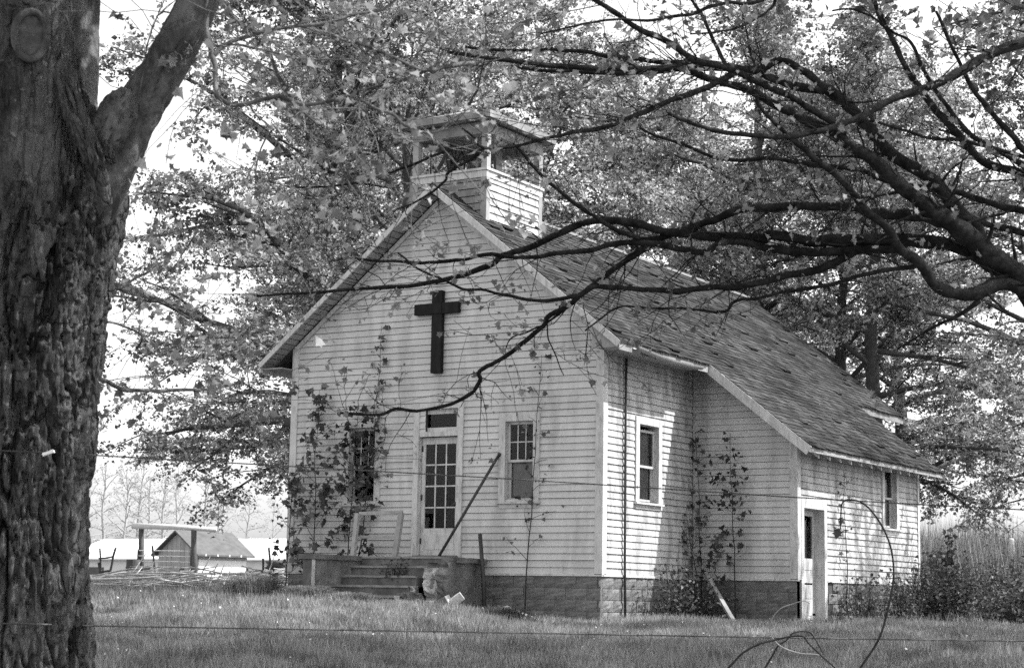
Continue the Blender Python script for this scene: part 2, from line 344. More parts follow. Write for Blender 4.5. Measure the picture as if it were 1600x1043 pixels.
# walls out of view close the building
a = Acc(); wbox(a, WB, 0, LB, H0, ZW, -.1, .02); part('far_side_wall', a, 'siding', church)
a = Acc(); wbox(a, WS, LY1, LB, H0, ZW, -.1, .02); part('rear_side_wall', a, 'siding_worn', church)
a = Acc(); wbox(a, WLB, .03, LP-.001, H0, ltop(LP), -.1, .02); part('lean_to_rear_wall', a, 'siding', church)
a = Acc(); v = [(-W, LB, H0), (0, LB, H0), (0, LB, ZW), (XR, LB, ZR-.1), (-W, LB, ZW)]; a.add(v, np.array([[0, 1, 2, 3, 4]])); part('rear_wall', a, 'siding', church)
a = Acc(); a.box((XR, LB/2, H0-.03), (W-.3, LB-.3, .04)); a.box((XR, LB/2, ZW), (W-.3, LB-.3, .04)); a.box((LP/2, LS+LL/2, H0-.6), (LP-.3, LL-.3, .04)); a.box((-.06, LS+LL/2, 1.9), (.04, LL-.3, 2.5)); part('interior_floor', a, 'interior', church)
# corner boards
for (x, y, sx, sy, z1, wd) in [(-.055, -.018, .11, .036, ZW+.02, None), (.018, .055-.018, .036, .146, ZW-.03, None), (-W+.055, -.018, .11, .036, ZW+.02, None), (-W-.019, .05, .036, .17, ZW-.03, None),
                               (LP-.055, LS-.018, .11, .036, ltop(LP)-.01, None), (LP+.018, LS+.055-.018, .036, .146, ltop(LP)-.03, None), (LP+.018, LY1-.05, .036, .10, ltop(LP)-.03, None), (.014, LS-.03, .028, .05, ltop(0)-.03, None)]:
    boxo('corner_board', (x-sx/2, y-sy/2, H0-.004), (x+sx/2, y+sy/2, z1), 'trim', church)
# drip board on the sill
for Wf, s0, s1 in ((WF, -W-.03, .03), (WS, .03, LS-.03), (WLF, 0.03, LP+.03), (WLS, 4.76, LY1)):
    wboxo('water_table', Wf, s0, s1, H0-.03, H0+.006, -.05, .036, 'trim', church)

# foundation of rock-faced concrete blocks
def block_mesh(seed):
    g = np.random.default_rng(seed); a = Acc(); nx, nz_ = 5, 4
    xs = np.linspace(-.5, .5, nx); zs = np.linspace(-.5, .5, nz_)
    v = []
    for iz, z in enumerate(zs):
        for ix, x in enumerate(xs):
            e = ix in (0, nx-1) or iz in (0, nz_-1); v.append((x, -.02+(0 if e else -g.uniform(.008, .03)), z))
    F = [[iz*nx+ix, iz*nx+ix+1, (iz+1)*nx+ix+1, (iz+1)*nx+ix] for iz in range(nz_-1) for ix in range(nx-1)]
    b = len(v); v += [(-.5, .06, -.5), (.5, .06, -.5), (.5, .06, .5), (-.5, .06, .5)]
    F += [[0, b, b+1, nx-1], [nx-1, b+1, b+2, nx*nz_-1], [nx*nz_-1, b+2, b+3, nx*(nz_-1)], [nx*(nz_-1), b+3, b, 0]]
    a.add(v, np.array(F)); me = a.mesh('block'); me.materials.append(MAT['block']); return me
BM = [block_mesh(i) for i in range(5)]
def foundation(name, Wf, s0, s1, rot, skip=None):
    a = Acc()
    for p, q in ([(s0, s1)] if not skip else [(s0, skip[0]+.06), (skip[1]-.06, s1)]): wbox(a, Wf, p, q, -.45, H0-.031, -.18, -.005)
    f = part(name, a, 'mortar_lit_tread', church)
    for r in range(5):
        z = H0-.035-.19*r-.095; s = s0-(.2 if r % 2 else 0)
        while s < s1-.03:
            p, q = max(s, s0), min(s+.40, s1)
            s += .40
            if q-p < .06 or (skip and p < skip[1] and q > skip[0]): continue
            x, y, _ = Wf((p+q)/2, z, 0)
            if z+.1 < gzf(x, y)-.12: continue
            o = link('block', BM[int(rng.integers(5))], None, f); o.location = Wf((p+q)/2, z, -.012+rng.uniform(-.004, .006)); o.rotation_euler = (0, 0, rot); o.scale = (q-p-.012, 1, .178)
foundation('front_foundation', WF, -W, 0, 0); foundation('side_foundation', WS, .02, LS, math.pi/2)
foundation('lean_to_front_foundation', WLF, .02, LP, 0); foundation('lean_to_side_foundation', WLS, LS+.02, LY1, math.pi/2, (3.55, 4.72))
a = Acc(); a.box((-W+.1, LB/2, .2), (.2, LB-.3, 1.1)); a.box((XR, LB-.1, .2), (W-.5, .2, 1.1)); a.box((-.1, (LY1+LB)/2, .2), (.19, LB-LY1-.4, 1.1)); part('rear_foundation', a, 'mortar_lit_tread', church)

# windows and doors
def panes(par, Wf, s0, s1, z0, z1, nc, nr, n, bar=.022, fr=.045, mat='trim', glass='glass'):
    """a sash with its glazing bars, each pane its own piece"""
    a = Acc()
    wbox(a, Wf, s0, s0+fr, z0, z1, n-.035, n); wbox(a, Wf, s1-fr, s1, z0, z1, n-.035, n)
    wbox(a, Wf, s0+fr, s1-fr, z0, z0+fr, n-.034, n-.001); wbox(a, Wf, s0+fr, s1-fr, z1-fr, z1, n-.034, n-.001)
    gs0, gs1, g0, g1 = s0+fr, s1-fr, z0+fr, z1-fr; cw = (gs1-gs0-bar*(nc-1))/nc; ch = (g1-g0-bar*(nr-1))/nr
    for i in range(nc-1): x = gs0+cw*(i+1)+bar*i; wbox(a, Wf, x, x+bar, g0, g1, n-.03, n-.006)
    for j in range(nr-1): z = g0+ch*(j+1)+bar*j; wbox(a, Wf, gs0, gs1, z, z+bar, n-.031, n-.007)
    part('sash', a, mat, par)
    for i in range(nc):
        for j in range(nr):
            x = gs0+(cw+bar)*i; z = g0+(ch+bar)*j; tl = rng.uniform(-.002, .002, 2)
            b = Acc(); b.add([Wf(x-.004, z-.004, n-.02+tl[0]), Wf(x+cw+.004, z-.004, n-.02+tl[1]), Wf(x+cw+.004, z+ch+.004, n-.02-tl[0]), Wf(x-.004, z+ch+.004, n-.02-tl[1])], np.array([[0, 1, 2, 3]]))
            part('pane', b, glass, par)
def casing(name, Wf, o, side=.12, top=.12, bot=.10, n=.045, lbl=None, sill=True):
    s0, s1, z0, z1 = o; a = Acc()
    wbox(a, Wf, s0-side, s0+.004, z0-.02, z1+top, -.02, n); wbox(a, Wf, s1-.004, s1+side, z0-.02, z1+top, -.02, n); wbox(a, Wf, s0+.004, s1-.004, z1-.004, z1+top, -.02, n-.002)
    # jambs inside the opening
    wbox(a, Wf, s0+.002, s0+.012, z0, z1-.002, -.17, -.021); wbox(a, Wf, s1-.012, s1-.002, z0, z1-.002, -.17, -.021); wbox(a, Wf, s0+.012, s1-.012, z1-.012, z1-.002, -.169, -.021)
    w = part(name, a, 'trim', church)
    if lbl: w['label'] = lbl
    if sill:
        b = Acc(); wbox(b, Wf, s0-side-.03, s1+side+.03, z0-bot*.55, z0-.021, -.05, n+.035); wbox(b, Wf, s0-side+.01, s1+side-.01, z0-bot-.03, z0-bot*.55-.001, 0, n-.012); part('sill', b, 'trim', w)
    return w
def double_hung(name, Wf, o, grid, lbl, drop=0, curtain=None, mr=None, **k):
    w = casing(name, Wf, o, lbl=lbl, **k); s0, s1, z0, z1 = o; mid = mr or (z0+z1)/2
    panes(w, Wf, s0+.013, s1-.013, mid-.02, z1-.013-drop, grid[0], grid[1], -.045, .018, .04)
    panes(w, Wf, s0+.013, s1-.013, z0, mid+.02, 1, 1, -.085, .02, .045)
    if curtain:
        nseg = 30; ss = np.linspace(s0+.03, s1-.03, nseg); zz = np.linspace(curtain[0], curtain[1], 12); v = []
        for iz, z in enumerate(zz):
            for i, s in enumerate(ss): v.append(Wf(s, z+.02*math.sin(i*.35), -.132+.008*math.sin(i*1.1+.6*math.sin(iz*.5))))
        F = [[iz*nseg+i, iz*nseg+i+1, (iz+1)*nseg+i+1, (iz+1)*nseg+i] for iz in range(11) for i in range(nseg-1)]
        a = Acc(); a.add(v, np.array(F)); part('curtain', a, 'curtain', w, True)
    return w
double_hung('window', WF, O_WL, (3, 2), 'window with dark panes behind climbing saplings', mr=2.66)
double_hung('window', WF, O_WR, (3, 2), 'window right of the door with a pale curtain low down', mr=2.69, curtain=(2.03, 2.66))
double_hung('window', WS, O_WS, (1, 1), 'side window with its upper sash slipped down', drop=.07, mr=2.66, curtain=(2.08, 3.3))
double_hung('window', WLS, O_LW, (1, 1), 'tall lean-to window under the eave with pale scraps inside', mr=2.45, curtain=(1.9, 2.75), top=.06)
# front door with transom
dc = casing('front_door_frame', WF, (O_DOOR[0], O_DOOR[1], O_DOOR[2], 3.635), side=.105, top=.10, sill=False, lbl='white door frame with transom light')
a = Acc(); wbox(a, WF, O_DOOR[0]+.013, O_DOOR[1]-.013, 3.15, 3.235, -.12, .03); part('transom_bar', a, 'trim', dc)
panes(dc, WF, O_DOOR[0]+.013, O_DOOR[1]-.013, 3.236, 3.622, 1, 1, -.05, .02, .075)
a = Acc(); wbox(a, WF, O_DOOR[0]-.05, O_DOOR[1]+.05, 1.05, 1.10, -.12, .07); part('threshold', a, 'concrete', dc)
a = Acc(); d0, d1 = -3.62, -2.84; dz0, dz1 = 1.105, 3.14; g0, g1, gz0, gz1 = -3.555, -2.905, 1.56, 3.03
for (p, q, r, s) in ((d0, g0, dz0, dz1), (g1, d1, dz0, dz1), (g0, g1, dz0, gz0), (g0, g1, gz1, dz1)): wbox(a, WF, p, q, r, s, -.10, -.058)
wbox(a, WF, g0+.02, g1-.02, dz0+.10, gz0-.09, -.10, -.050)
door = part('front_door', a, 'trim', church)
panes(door, WF, g0, g1, gz0, gz1, 3, 4, -.062, .024, .008)
a = Acc(); tube_acc(a, [WF(-2.872, 1.98, -.06), WF(-2.872, 1.98, -.0)], .012, 8); tube_acc(a, [WF(-2.872, 1.98, -.012), WF(-2.872, 1.98, .005), WF(-2.872, 1.98, .025), WF(-2.872, 1.98, .035)], [.02, .034, .032, .015], 10); part('knob', a, 'iron', door, True)
for z in (1.3, 2.05, 2.9): wboxo('hinge', WF, d0-.012, d0+.025, z, z+.10, -.058, -.048, 'iron', door)
# lean-to door, standing half glazed in a deep frame
lc = casing('lean_to_door_frame', WLS, O_LD, side=.12, top=.17, sill=False, n=.04, lbl='weathered frame of the lean-to door')
a = Acc(); wbox(a, WLS, O_LD[0]+.012, O_LD[1]-.012, gzf(LP, 4.1)-.05, gzf(LP, 4.1)+.06, -.2, .10); part('threshold', a, 'concrete', lc)
zb = gzf(LP, 4.1)+.065; a = Acc()
for (p, q, r, s) in ((3.674, 3.77, zb, 2.035), (4.49, 4.588, zb, 2.035), (3.77, 4.49, zb, 1.16), (3.77, 4.49, 1.93, 2.035)): wbox(a, WLS, p, q, r, s, -.19, -.15)
for i, z in enumerate((zb+.08, zb+.38, .72, .98)): wbox(a, WLS, 3.80, 4.46, z, z+(.27 if i < 2 else .2), -.19, -.143)
ld = part('lean_to_door', a, 'siding_worn', church); ld['label'] = 'peeling white half-glazed door'
b = Acc(); b.add([WLS(3.77, 1.16, -.17), WLS(4.49, 1.16, -.17), WLS(4.49, 1.93, -.17), WLS(4.15, 1.62, -.17), WLS(3.77, 1.42, -.17)], np.array([[0, 1, 2, 3, 4]])); part('pane', b, 'glass', ld)['label'] = 'broken pane with the top corner gone'
a = Acc(); tube_acc(a, [WLS(3.73, .92, -.15), WLS(3.73, .92, -.10)], .022, 8); part('knob', a, 'iron', ld)
b = Acc(); b.add([WLS(3.78, 1.17, -.26), WLS(4.48, 1.17, -.26), WLS(4.48, 1.9, -.26), WLS(4.1, 1.55, -.26), WLS(3.78, 1.40, -.26)], np.array([[0, 1, 2, 3, 4]])); part('inner_board', b, 'curtain', ld)
# house number beside the door: what is left of the figures
a = Acc(); wbox(a, WF, -2.535, -2.522, 2.700, 2.765, .012, .034); wbox(a, WF, -2.545, -2.535, 2.738, 2.752, .012, .033); part('number_figure', a, 'iron', church)
a = Acc(); wbox(a, WF, -2.405, -2.385, 2.748, 2.762, .012, .030); part('number_remnant', a, 'iron', church)
# wooden cross on the gable
a = Acc(); wbox(a, WF, -3.37, -3.16, 4.25, 5.70, .03, .12); cr = part('cross', a, 'dark_wood', church); cr['label'] = 'dark wooden cross on the gable'
a = Acc(); wbox(a, WF, -3.74, -3.371, 5.29, 5.48, .035, .125); wbox(a, WF, -3.159, -2.82, 5.29, 5.48, .035, .125); wbox(a, WF, -3.371, -3.159, 5.295, 5.475, .121, .135); part('cross_arm', a, 'dark_wood', cr)

# roof
def slab(a, x0, x1, y0, y1, t=.05):
    z0, z1 = roof_z(x0), roof_z(x1); v = [(x0, y0, z0), (x1, y0, z1), (x1, y1, z1), (x0, y1, z0)]; v += [(p[0], p[1], p[2]-t) for p in v]
    a.add(v, np.array([[0, 1, 2, 3], [7, 6, 5, 4], [0, 4, 5, 1], [1, 5, 6, 2], [2, 6, 7, 3], [3, 7, 4, 0]]))
a = Acc(); RY0, RY1 = -OY, LB+.4; LRY0, LRY1 = LS-LRO, LY1+.30
slab(a, XR, OX, RY0, RY1); slab(a, XR, 2*XR-OX, RY0, RY1); slab(a, OX, LEX, LRY0, LRY1); roof = part('roof', a, 'roofdeck', church)
def shingles(a, side, s_from, s_to, y0, y1, exp=.135):
    L = math.hypot(1, SLOPE); dx, dz = 1/L, -SLOPE/L; nx, nz_ = SLOPE/L, 1/L; s = s_to
    rows = []
    r = 0
    while s > s_from+.02:
        st = max(s-exp-.04, s_from); y = y0-rng.uniform(0, .15)
        wav = .006*math.sin(r*1.7)
        while y < y1:
            w = rng.uniform(.13, .30); ya, yb = max(y, y0-.02), min(y+w-.006, y1+.02); y += w
            if yb-ya < .03: continue
            lift = rng.uniform(.010, .022) + (.03 if rng.random() < .02 else 0); se = s+rng.uniform(-.012, .016)+wav
            def P(q, yy, h): return (XR+side*(q*dx+h*nx), yy, ZR+q*dz+h*nz_)
            rows.append([P(st, ya, .004), P(st, yb, .004), P(se, yb, lift), P(se, ya, lift), P(se, ya, .002), P(se, yb, .002)])
        s -= exp; r += 1
    V = np.array(rows); n = len(V); i = np.arange(n)[:, None]*6
    a.add(V.reshape(-1, 3), np.concatenate([i+np.array([[0, 1, 2, 3]]), i+np.array([[3, 2, 5, 4]])]))
    a.add(V.reshape(-1, 3)[:0]) if False else None
Ls = math.hypot(1, SLOPE)
a = Acc(); shingles(a, 1, 0, (OX-XR+.03)*Ls, RY0, RY1); shingles(a, 1, (OX-XR)*Ls, (LEX-XR+.03)*Ls, LRY0, LRY1); shingles(a, -1, 0, (OX-XR+.03)*Ls, RY0, RY1, .16)
sh = part('shingles', a, 'shingle', roof); sh['kind'] = 'stuff'
a = Acc(); beam_acc(a, (XR+.06, RY0, ZR-.02), (XR+.06, RY1, ZR-.02), .16, .02, (SLOPE, 0, 1)); beam_acc(a, (XR-.06, RY0, ZR-.02), (XR-.06, RY1, ZR-.02), .16, .02, (-SLOPE, 0, 1)); part('ridge_cap', a, 'roofdeck', roof)
# rake boards, frieze under them, soffit boards in the overhang
def rake(name, side, xa, xb, y, h, t, dz, mat='trim'):
    p0 = (xa, y, roof_z(xa)-dz); p1 = (xb, y, roof_z(xb)-dz); return beamo(name, p0, p1, t, h, mat, roof, (0, 0, 1))
rake('rake_board', 1, XR+.02, OX, RY0-.018, .11, .03, .07); rake('rake_board', -1, XR-.02, 2*XR-OX, RY0-.018, .085, .03, .055)
rake('rake_board', 1, OX-.1, LEX, LRY0-.018, .16, .03, .10); rake('rake_board', 1, XR+.02, OX, RY1+.018, .15, .03, .10); rake('rake_board', 1, OX-.1, LEX, LRY1+.018, .16, .03, .10)
rake('frieze_board', 1, XR+.10, -.06, -.05, .15, .035, .23); rake('frieze_board', -1, XR-.10, -W+.06, -.05, .07, .03, .17); rake('frieze_board', 1, .05, LP-.05, LS-.05, .14, .03, .20)
for side in (1, -1):
    s = .06
    while s < (OX-XR)*Ls-.05:
        x = XR+side*s/Ls; a = Acc(); z = roof_z(x)-.062
        d = np.array([side/Ls, 0, -SLOPE/Ls]); a.box((x, (RY0-.03)/2+.0, z-.010), (.115, OY-.07, .018), np.array([d, [0, 1, 0], np.cross(d, [0, 1, 0])])); part('soffit_board', a, 'soffit', roof); s += .137
for s in np.arange(.2, 2.2, .137):
    x = OX-.2+s/Ls*1.0
    if x > LEX-.1: break
    a = Acc(); d = np.array([1/Ls, 0, -SLOPE/Ls]); a.box((x, LS-LRO/2-.02, roof_z(x)-.072), (.115, LRO-.09, .018), np.array([d, [0, 1, 0], np.cross(d, [0, 1, 0])])); part('soffit_board', a, 'soffit', roof)
# eaves
boxo('eave_board', (OX-.03, RY0+.0, ZE-.16), (OX-.004, LRY0-.02, ZE-.045), 'weathered', roof); boxo('eave_board', (2*XR-OX+.004, RY0, ZE-.16), (2*XR-OX+.03, RY1, ZE-.045), 'trim', roof)
boxo('eave_board', (OX-.03, LRY1+.02, ZE-.16), (OX-.004, RY1, ZE-.045), 'weathered', roof)
boxo('eave_soffit', (.03, RY0+.05, ZE-.10), (OX-.035, LS-.5, ZE-.08), 'soffit', roof); boxo('eave_soffit', (2*XR-OX+.035, RY0+.05, ZE-.10), (-W-.03, RY1-.1, ZE-.08), 'soffit', roof)
for xs in (1,):   # closed end of the eaves
    a = Acc(); xo = OX-.04 if xs > 0 else 2*XR-OX+.04; xi = 0 if xs > 0 else -W
    v = [(xo, RY0+.02, ZE-.11), (xi, RY0+.02, ZE-.11), (xi, RY0+.02, roof_z(xi)-.16), (xo, RY0+.02, roof_z(xo)-.06)]; v += [(p[0], RY0+.05, p[2]) for p in v]
    a.add(v, np.array([[0, 1, 2, 3], [7, 6, 5, 4], [0, 4, 5, 1], [1, 5, 6, 2], [2, 6, 7, 3], [3, 7, 4, 0]])); part('eave_return', a, 'soffit', roof)
zl = roof_z(LEX)
boxo('lean_to_fascia', (LEX-.028, LRY0, zl-.115), (LEX-.002, LRY1, zl-.05), 'soffit', roof)
for y in np.arange(LS+.1, LY1+.25, .515):      # rafter tails under the lean-to eave
    a = Acc(); x0, x1 = LP+.0, LEX-.05; v = []
    for yy in (y-.022, y+.022): v += [(x0, yy, roof_z(x0)-.052), (x1, yy, roof_z(x1)-.052), (x1, yy, roof_z(x1)-.225), (x0+.0, yy, roof_z(x0)-.25)]
    a.add(v, np.array([[0, 1, 2, 3], [7, 6, 5, 4], [0, 4, 5, 1], [1, 5, 6, 2], [2, 6, 7, 3], [3, 7, 4, 0]])); part('rafter_tail', a, 'trim', roof)
# sagging gutter on the short main eave, and the down pipe
def gutter(p0, p1):
    a = Acc(); n = 14; v = []
    for i in range(n):
        t = i/(n-1); p = np.array(p0)*(1-t)+np.array(p1)*t; p[2] -= .05*math.sin(t*3.1)
        for k in range(7):
            th = math.pi*(1.0+k/6); v.append((p[0]+.06*math.cos(th), p[1], p[2]+.06*math.sin(th)))
    F = [[i*7+k, i*7+k+1, (i+1)*7+k+1, (i+1)*7+k] for i in range(n-1) for k in range(6)]; a.add(v, np.array(F)); return a
part('gutter', gutter((OX+.055, RY0+.45, ZE-.05), (OX+.055, LRY0-.45, ZE-.10)), 'soffit', roof, True)['label'] = 'sagging pale gutter'
a = Acc(); tube_acc(a, [(.06, .70, 4.42), (.052, .70, 3.4), (.055, .702, 2.1), (.06, .70, 1.0), (.07, .71, .0)], .022, 8); part('down_pipe', a, 'iron', church, True)

# belfry on the ridge
BX, BY0, BD, BT = .79, .13, 1.90, 7.86
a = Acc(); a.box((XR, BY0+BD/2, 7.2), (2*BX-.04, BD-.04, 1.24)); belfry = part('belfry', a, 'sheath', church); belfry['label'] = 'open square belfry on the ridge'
def bel_boards(Wf, s0, s1, mat, zlow):
    z = zlow
    while z < BT-.16:
        z1 = min(z+.123, BT-.15); b = Acc()
        v = np.array([Wf(s0, z, -.003), Wf(s1, z, -.003), Wf(s0, z1, -.003), Wf(s1, z1, -.003), Wf(s0, z, .026), Wf(s1, z, .026), Wf(s0, z1, .008), Wf(s1, z1, .008)]); b.add(v, BOXF); part('clapboard', b, mat, belfry); z += .133
bel_boards(lambda s, z, n: (s, BY0+.02-n, z), XR-BX+.09, XR+BX-.09, 'weathered', 6.86); bel_boards(lambda s, z, n: (XR+BX-.02+n, s, z), BY0+.1, BY0+BD-.1, 'siding_worn', 6.83)
bel_boards(lambda s, z, n: (XR-BX+.02-n, s, z), BY0+.1, BY0+BD-.1, 'siding', 6.83)
for sx in (-1, 1):
    for yy in (BY0, BY0+BD):
        cx = XR+sx*(BX-.055); cyy = yy+(.055 if yy == BY0 else -.055)
        boxo('corner_post', (cx-.06, cyy-.06, 6.75), (cx+.06, cyy+.06, 8.72), 'soffit', belfry)
for (x0, x1, y0, y1) in ((XR-BX-.03, XR+BX+.03, BY0-.035, BY0+.09), (XR-BX-.03, XR+BX+.03, BY0+BD-.09, BY0+BD+.035), (XR+BX-.09, XR+BX+.035, BY0+.091, BY0+BD-.091), (XR-BX-.035, XR-BX+.09, BY0+.091, BY0+BD-.091)):
    boxo('rail', (x0, y0, BT-.03), (x1, y1, BT+.012), 'trim', belfry); 
for (x0, x1, y0, y1) in ((XR-BX-.01, XR+BX+.01, BY0-.012, BY0+.1), (XR-BX-.01, XR+BX+.01, BY0+BD-.1, BY0+BD+.012), (XR+BX-.1, XR+BX+.012, BY0+.101, BY0+BD-.101), (XR-BX-.012, XR-BX+.1, BY0+.101, BY0+BD-.101)):
    boxo('frieze', (x0, y0, 8.50), (x1, y1, 8.70), 'weathered', belfry); boxo('frieze', (x0+.004, y0+.004, BT-.15), (x1-.004, y1-.004, BT-.031), 'trim', belfry)
boxo('deck', (XR-BX+.03, BY0+.03, 7.80), (XR+BX-.03, BY0+BD-.03, 7.825), 'roofdeck', belfry)
o1, o2 = .16, .20; a = Acc(); e = [(XR-BX-o1, BY0-o2), (XR+BX+o1, BY0-o2), (XR+BX+o1, BY0+BD+o2), (XR-BX-o1, BY0+BD+o2)]
v = [(x, y, 8.74) for x, y in e]+[(x, y, 8.84) for x, y in e]+[(XR, BY0+BD/2-.15, 9.22), (XR, BY0+BD/2+.15, 9.22)]
a.add(v, np.array([[3, 2, 1, 0], [0, 1, 5, 4], [1, 2, 6, 5], [2, 3, 7, 6], [3, 0, 4, 7]]), np.array([[4, 5, 8], [6, 7, 9]]), np.array([[5, 6, 9, 8], [7, 4, 8, 9]])); part('belfry_roof', a, 'weathered', belfry)
for i in range(4):
    p, q = e[i], e[(i+1) % 4]; beamo('fascia', (p[0], p[1], 8.79), (q[0], q[1], 8.79), .03, .125, 'weathered', belfry)
prof = [(.0, .46), (.08, .45), (.13, .40), (.16, .30), (.18, .18), (.22, .06), (.27, 0.0), (.255, -.01), (.20, .05), (.15, .2), (0, .36)]
a = Acc(); ns = 24; v = [(XR+.05+r*math.cos(t), .95+r*math.sin(t), 7.93+z) for r, z in prof for t in np.arange(ns)*2*math.pi/ns]; k = len(prof)
F = [[i*ns+j, i*ns+(j+1) % ns, (i+1)*ns+(j+1) % ns, (i+1)*ns+j] for i in range(k-1) for j in range(ns)]; a.add(v, np.array(F)); part('bell', a, 'bronze', belfry, True)
a = Acc(); th = np.linspace(0, 2*math.pi, 33); tube_acc(a, [(XR-.42, .95+.30*math.cos(t), 8.30+.30*math.sin(t)) for t in th], .018, 6)
for t in th[:-1:4]: tube_acc(a, [(XR-.42, .95, 8.3), (XR-.42, .95+.3*math.cos(t), 8.3+.3*math.sin(t))], .012, 5)
tube_acc(a, [(XR-.5, .95, 8.30), (XR+.5, .95, 8.42)], .03, 6); a.box((XR-.5, .95, 8.06), (.06, .2, .5)); a.box((XR+.5, .95, 8.1), (.06, .2, .6)); part('bell_wheel', a, 'iron', belfry)

# ------------------------------------------------------------------ porch steps
SX0, SX1 = -4.30, -2.62
steps = thing('porch_steps', 'broken concrete porch steps with low side walls below the front door', 'steps', None, (XR, -1, gzf(XR, -1)))
def rough_box(lo, hi, n=(6, 6, 6), amp=.008, chip=None, seed=1):
    g = np.random.default_rng(seed); lo = np.array(lo, float); hi = np.array(hi, float); a = Acc()
    for ax in range(3):
        b, c = [i for i in range(3) if i != ax]
        for sd in (0, 1):
            B, Cc = np.meshgrid(np.linspace(0, 1, n[b]), np.linspace(0, 1, n[c]), indexing='ij'); P = np.zeros(B.shape+(3,)); P[..., ax] = sd; P[..., b] = B; P[..., c] = Cc
            P = lo+P*(hi-lo); Q = P.reshape(-1, 3)
            for i in range(len(Q)):
                v = mnoise.noise_vector(Vector(Q[i]*6+seed)); Q[i] += np.array(v)*amp
                if chip: Q[i] = chip(Q[i])
            m, k = B.shape; ii = np.arange(m-1)[:, None]*k+np.arange(k-1)[None]; F = np.stack([ii, ii+1, ii+k+1, ii+k], -1).reshape(-1, 4)
            if (sd == 1) == (ax != 1): F = F[:, ::-1]
            a.add(Q, F)
    return a
ztops = [1.065, .90, .735, .57, .405]; ys = [-.73, -.985, -1.245, -1.5, -1.76]
rend = [SX1, SX1, -2.78, -2.74, -2.80]
for i, (z, y) in enumerate(zip(ztops, ys)):
    zl_ = ztops[i+1] if i < 4 else gzf(XR, -1.8)-.15
    a = rough_box((SX0, y, zl_-.02), (rend[i], 0 if i == 0 else ys[i-1]+.02, z-.035), (14, 4, 4), .006, seed=i); p = part('step', a, 'concrete', steps)
    b = rough_box((SX0, y-.025, z-.036), (rend[i]-.01, (0 if i == 0 else ys[i-1]+.01), z), (16, 4, 2), .007, seed=i+30); part('tread', b, 'mortar_lit_tread', p)  # paler material on the treads paints the lit step edges
gp = gzf(-4.4, -1.5)-.2
p = part('cheek_wall', rough_box((-4.53, -2.03, gp), (SX0-.004, 0, .985), (4, 12, 8), .010, seed=11), 'concrete', steps)
part('wall_cap', rough_box((-4.60, -2.08, .985), (SX0+.03, .0, 1.065), (4, 14, 3), .010, seed=12), 'concrete', p)
part('worn_corner', rough_box((-4.325, -2.060, .55), (-4.285, -2.02, .975), (3, 3, 8), .008, seed=44), 'concrete_pale', p)
def chip(q):
    f = max(0, -1.0-q[1])*1.0; q = q.copy()
    if q[1] < -.55: q[1] += (.16*mnoise.noise(Vector(q*5))+.10*mnoise.noise(Vector(q*14)))*min(1, (-.55-q[1])/.4)
    return q
p = part('cheek_wall', rough_box((SX1+.004, -1.12, gp), (-2.25, 0, .955), (5, 16, 14), .012, chip, 13), 'concrete', steps)
part('wall_cap', rough_box((SX1+.05, -.86, .955), (-2.19, 0, 1.04), (5, 12, 3), .012, chip, 14), 'concrete', p)
# broken rubble at the right end of the steps
g = np.random.default_rng(5)
def rock(c, s, seed, flat=1.0, mat='concrete_pale'):
    import bmesh
    bm = bmesh.new(); bmesh.ops.create_icosphere(bm, subdivisions=2, radius=1); a = Acc()
    V = np.array([v.co[:] for v in bm.verts]); F = np.array([[v.index for v in f.verts] for f in bm.faces]); bm.free()
    for i in range(len(V)):
        n_ = mnoise.noise(Vector(V[i]*1.6+seed*3.1)); V[i] *= .8+.45*n_
        V[i] = np.sign(V[i])*np.abs(V[i])**.7
    a.add(np.array(c)+V*np.array(s)*[1, 1, flat], F); return a
def chunk(c, s, seed):
    a = rough_box(-np.array(s)/2, np.array(s)/2, (4, 4, 4), .035, seed=seed); gg = np.random.default_rng(seed)
    e = Matrix.Rotation(gg.uniform(0, 3), 3, 'Z') @ Matrix.Rotation(gg.normal(0, .5), 3, 'X'); e = np.array(e); a.V = [v @ e.T+np.array(c) for v in a.V]; return a
for i in range(12):
    t = i/11; px = 632+66*t+g.uniform(-6, 6); c = onp(px, 945, 'y', -1.95+.5*t+g.uniform(-.1, .1)); c[2] = gzf(c[0], c[1])+.03+.10*t*g.uniform(0, 1)
    part('rubble', chunk(c, g.uniform(.05, .15, 3), i), 'concrete_pale' if i % 3 else 'concrete', steps)
def rag(q):
    q = q.copy(); q[1] += .13*mnoise.noise(Vector((q[0]*7, 3, q[2]*7)))+.05*mnoise.noise(Vector((q[0]*19, 5, q[2]*19))); return q
part('broken_face', rough_box((SX1-.02, -1.22, .22), (SX1+.17, -1.08, .86), (8, 4, 22), .02, rag, 51), 'concrete_pale', steps)
part('broken_face', rough_box((-2.86, -1.72, .22), (SX1-.03, -1.25, .46), (10, 6, 10), .03, rag, 52), 'concrete', steps)
part('broken_edge', rough_box((-2.83, -1.80, .23), (-2.76, -1.74, .40), (4, 4, 8), .012, rag, 53), 'concrete_pale', steps)
part('broken_edge', rough_box((-2.77, -1.53, .40), (-2.66, -1.47, .56), (5, 4, 8), .012, rag, 54), 'concrete_pale', steps)

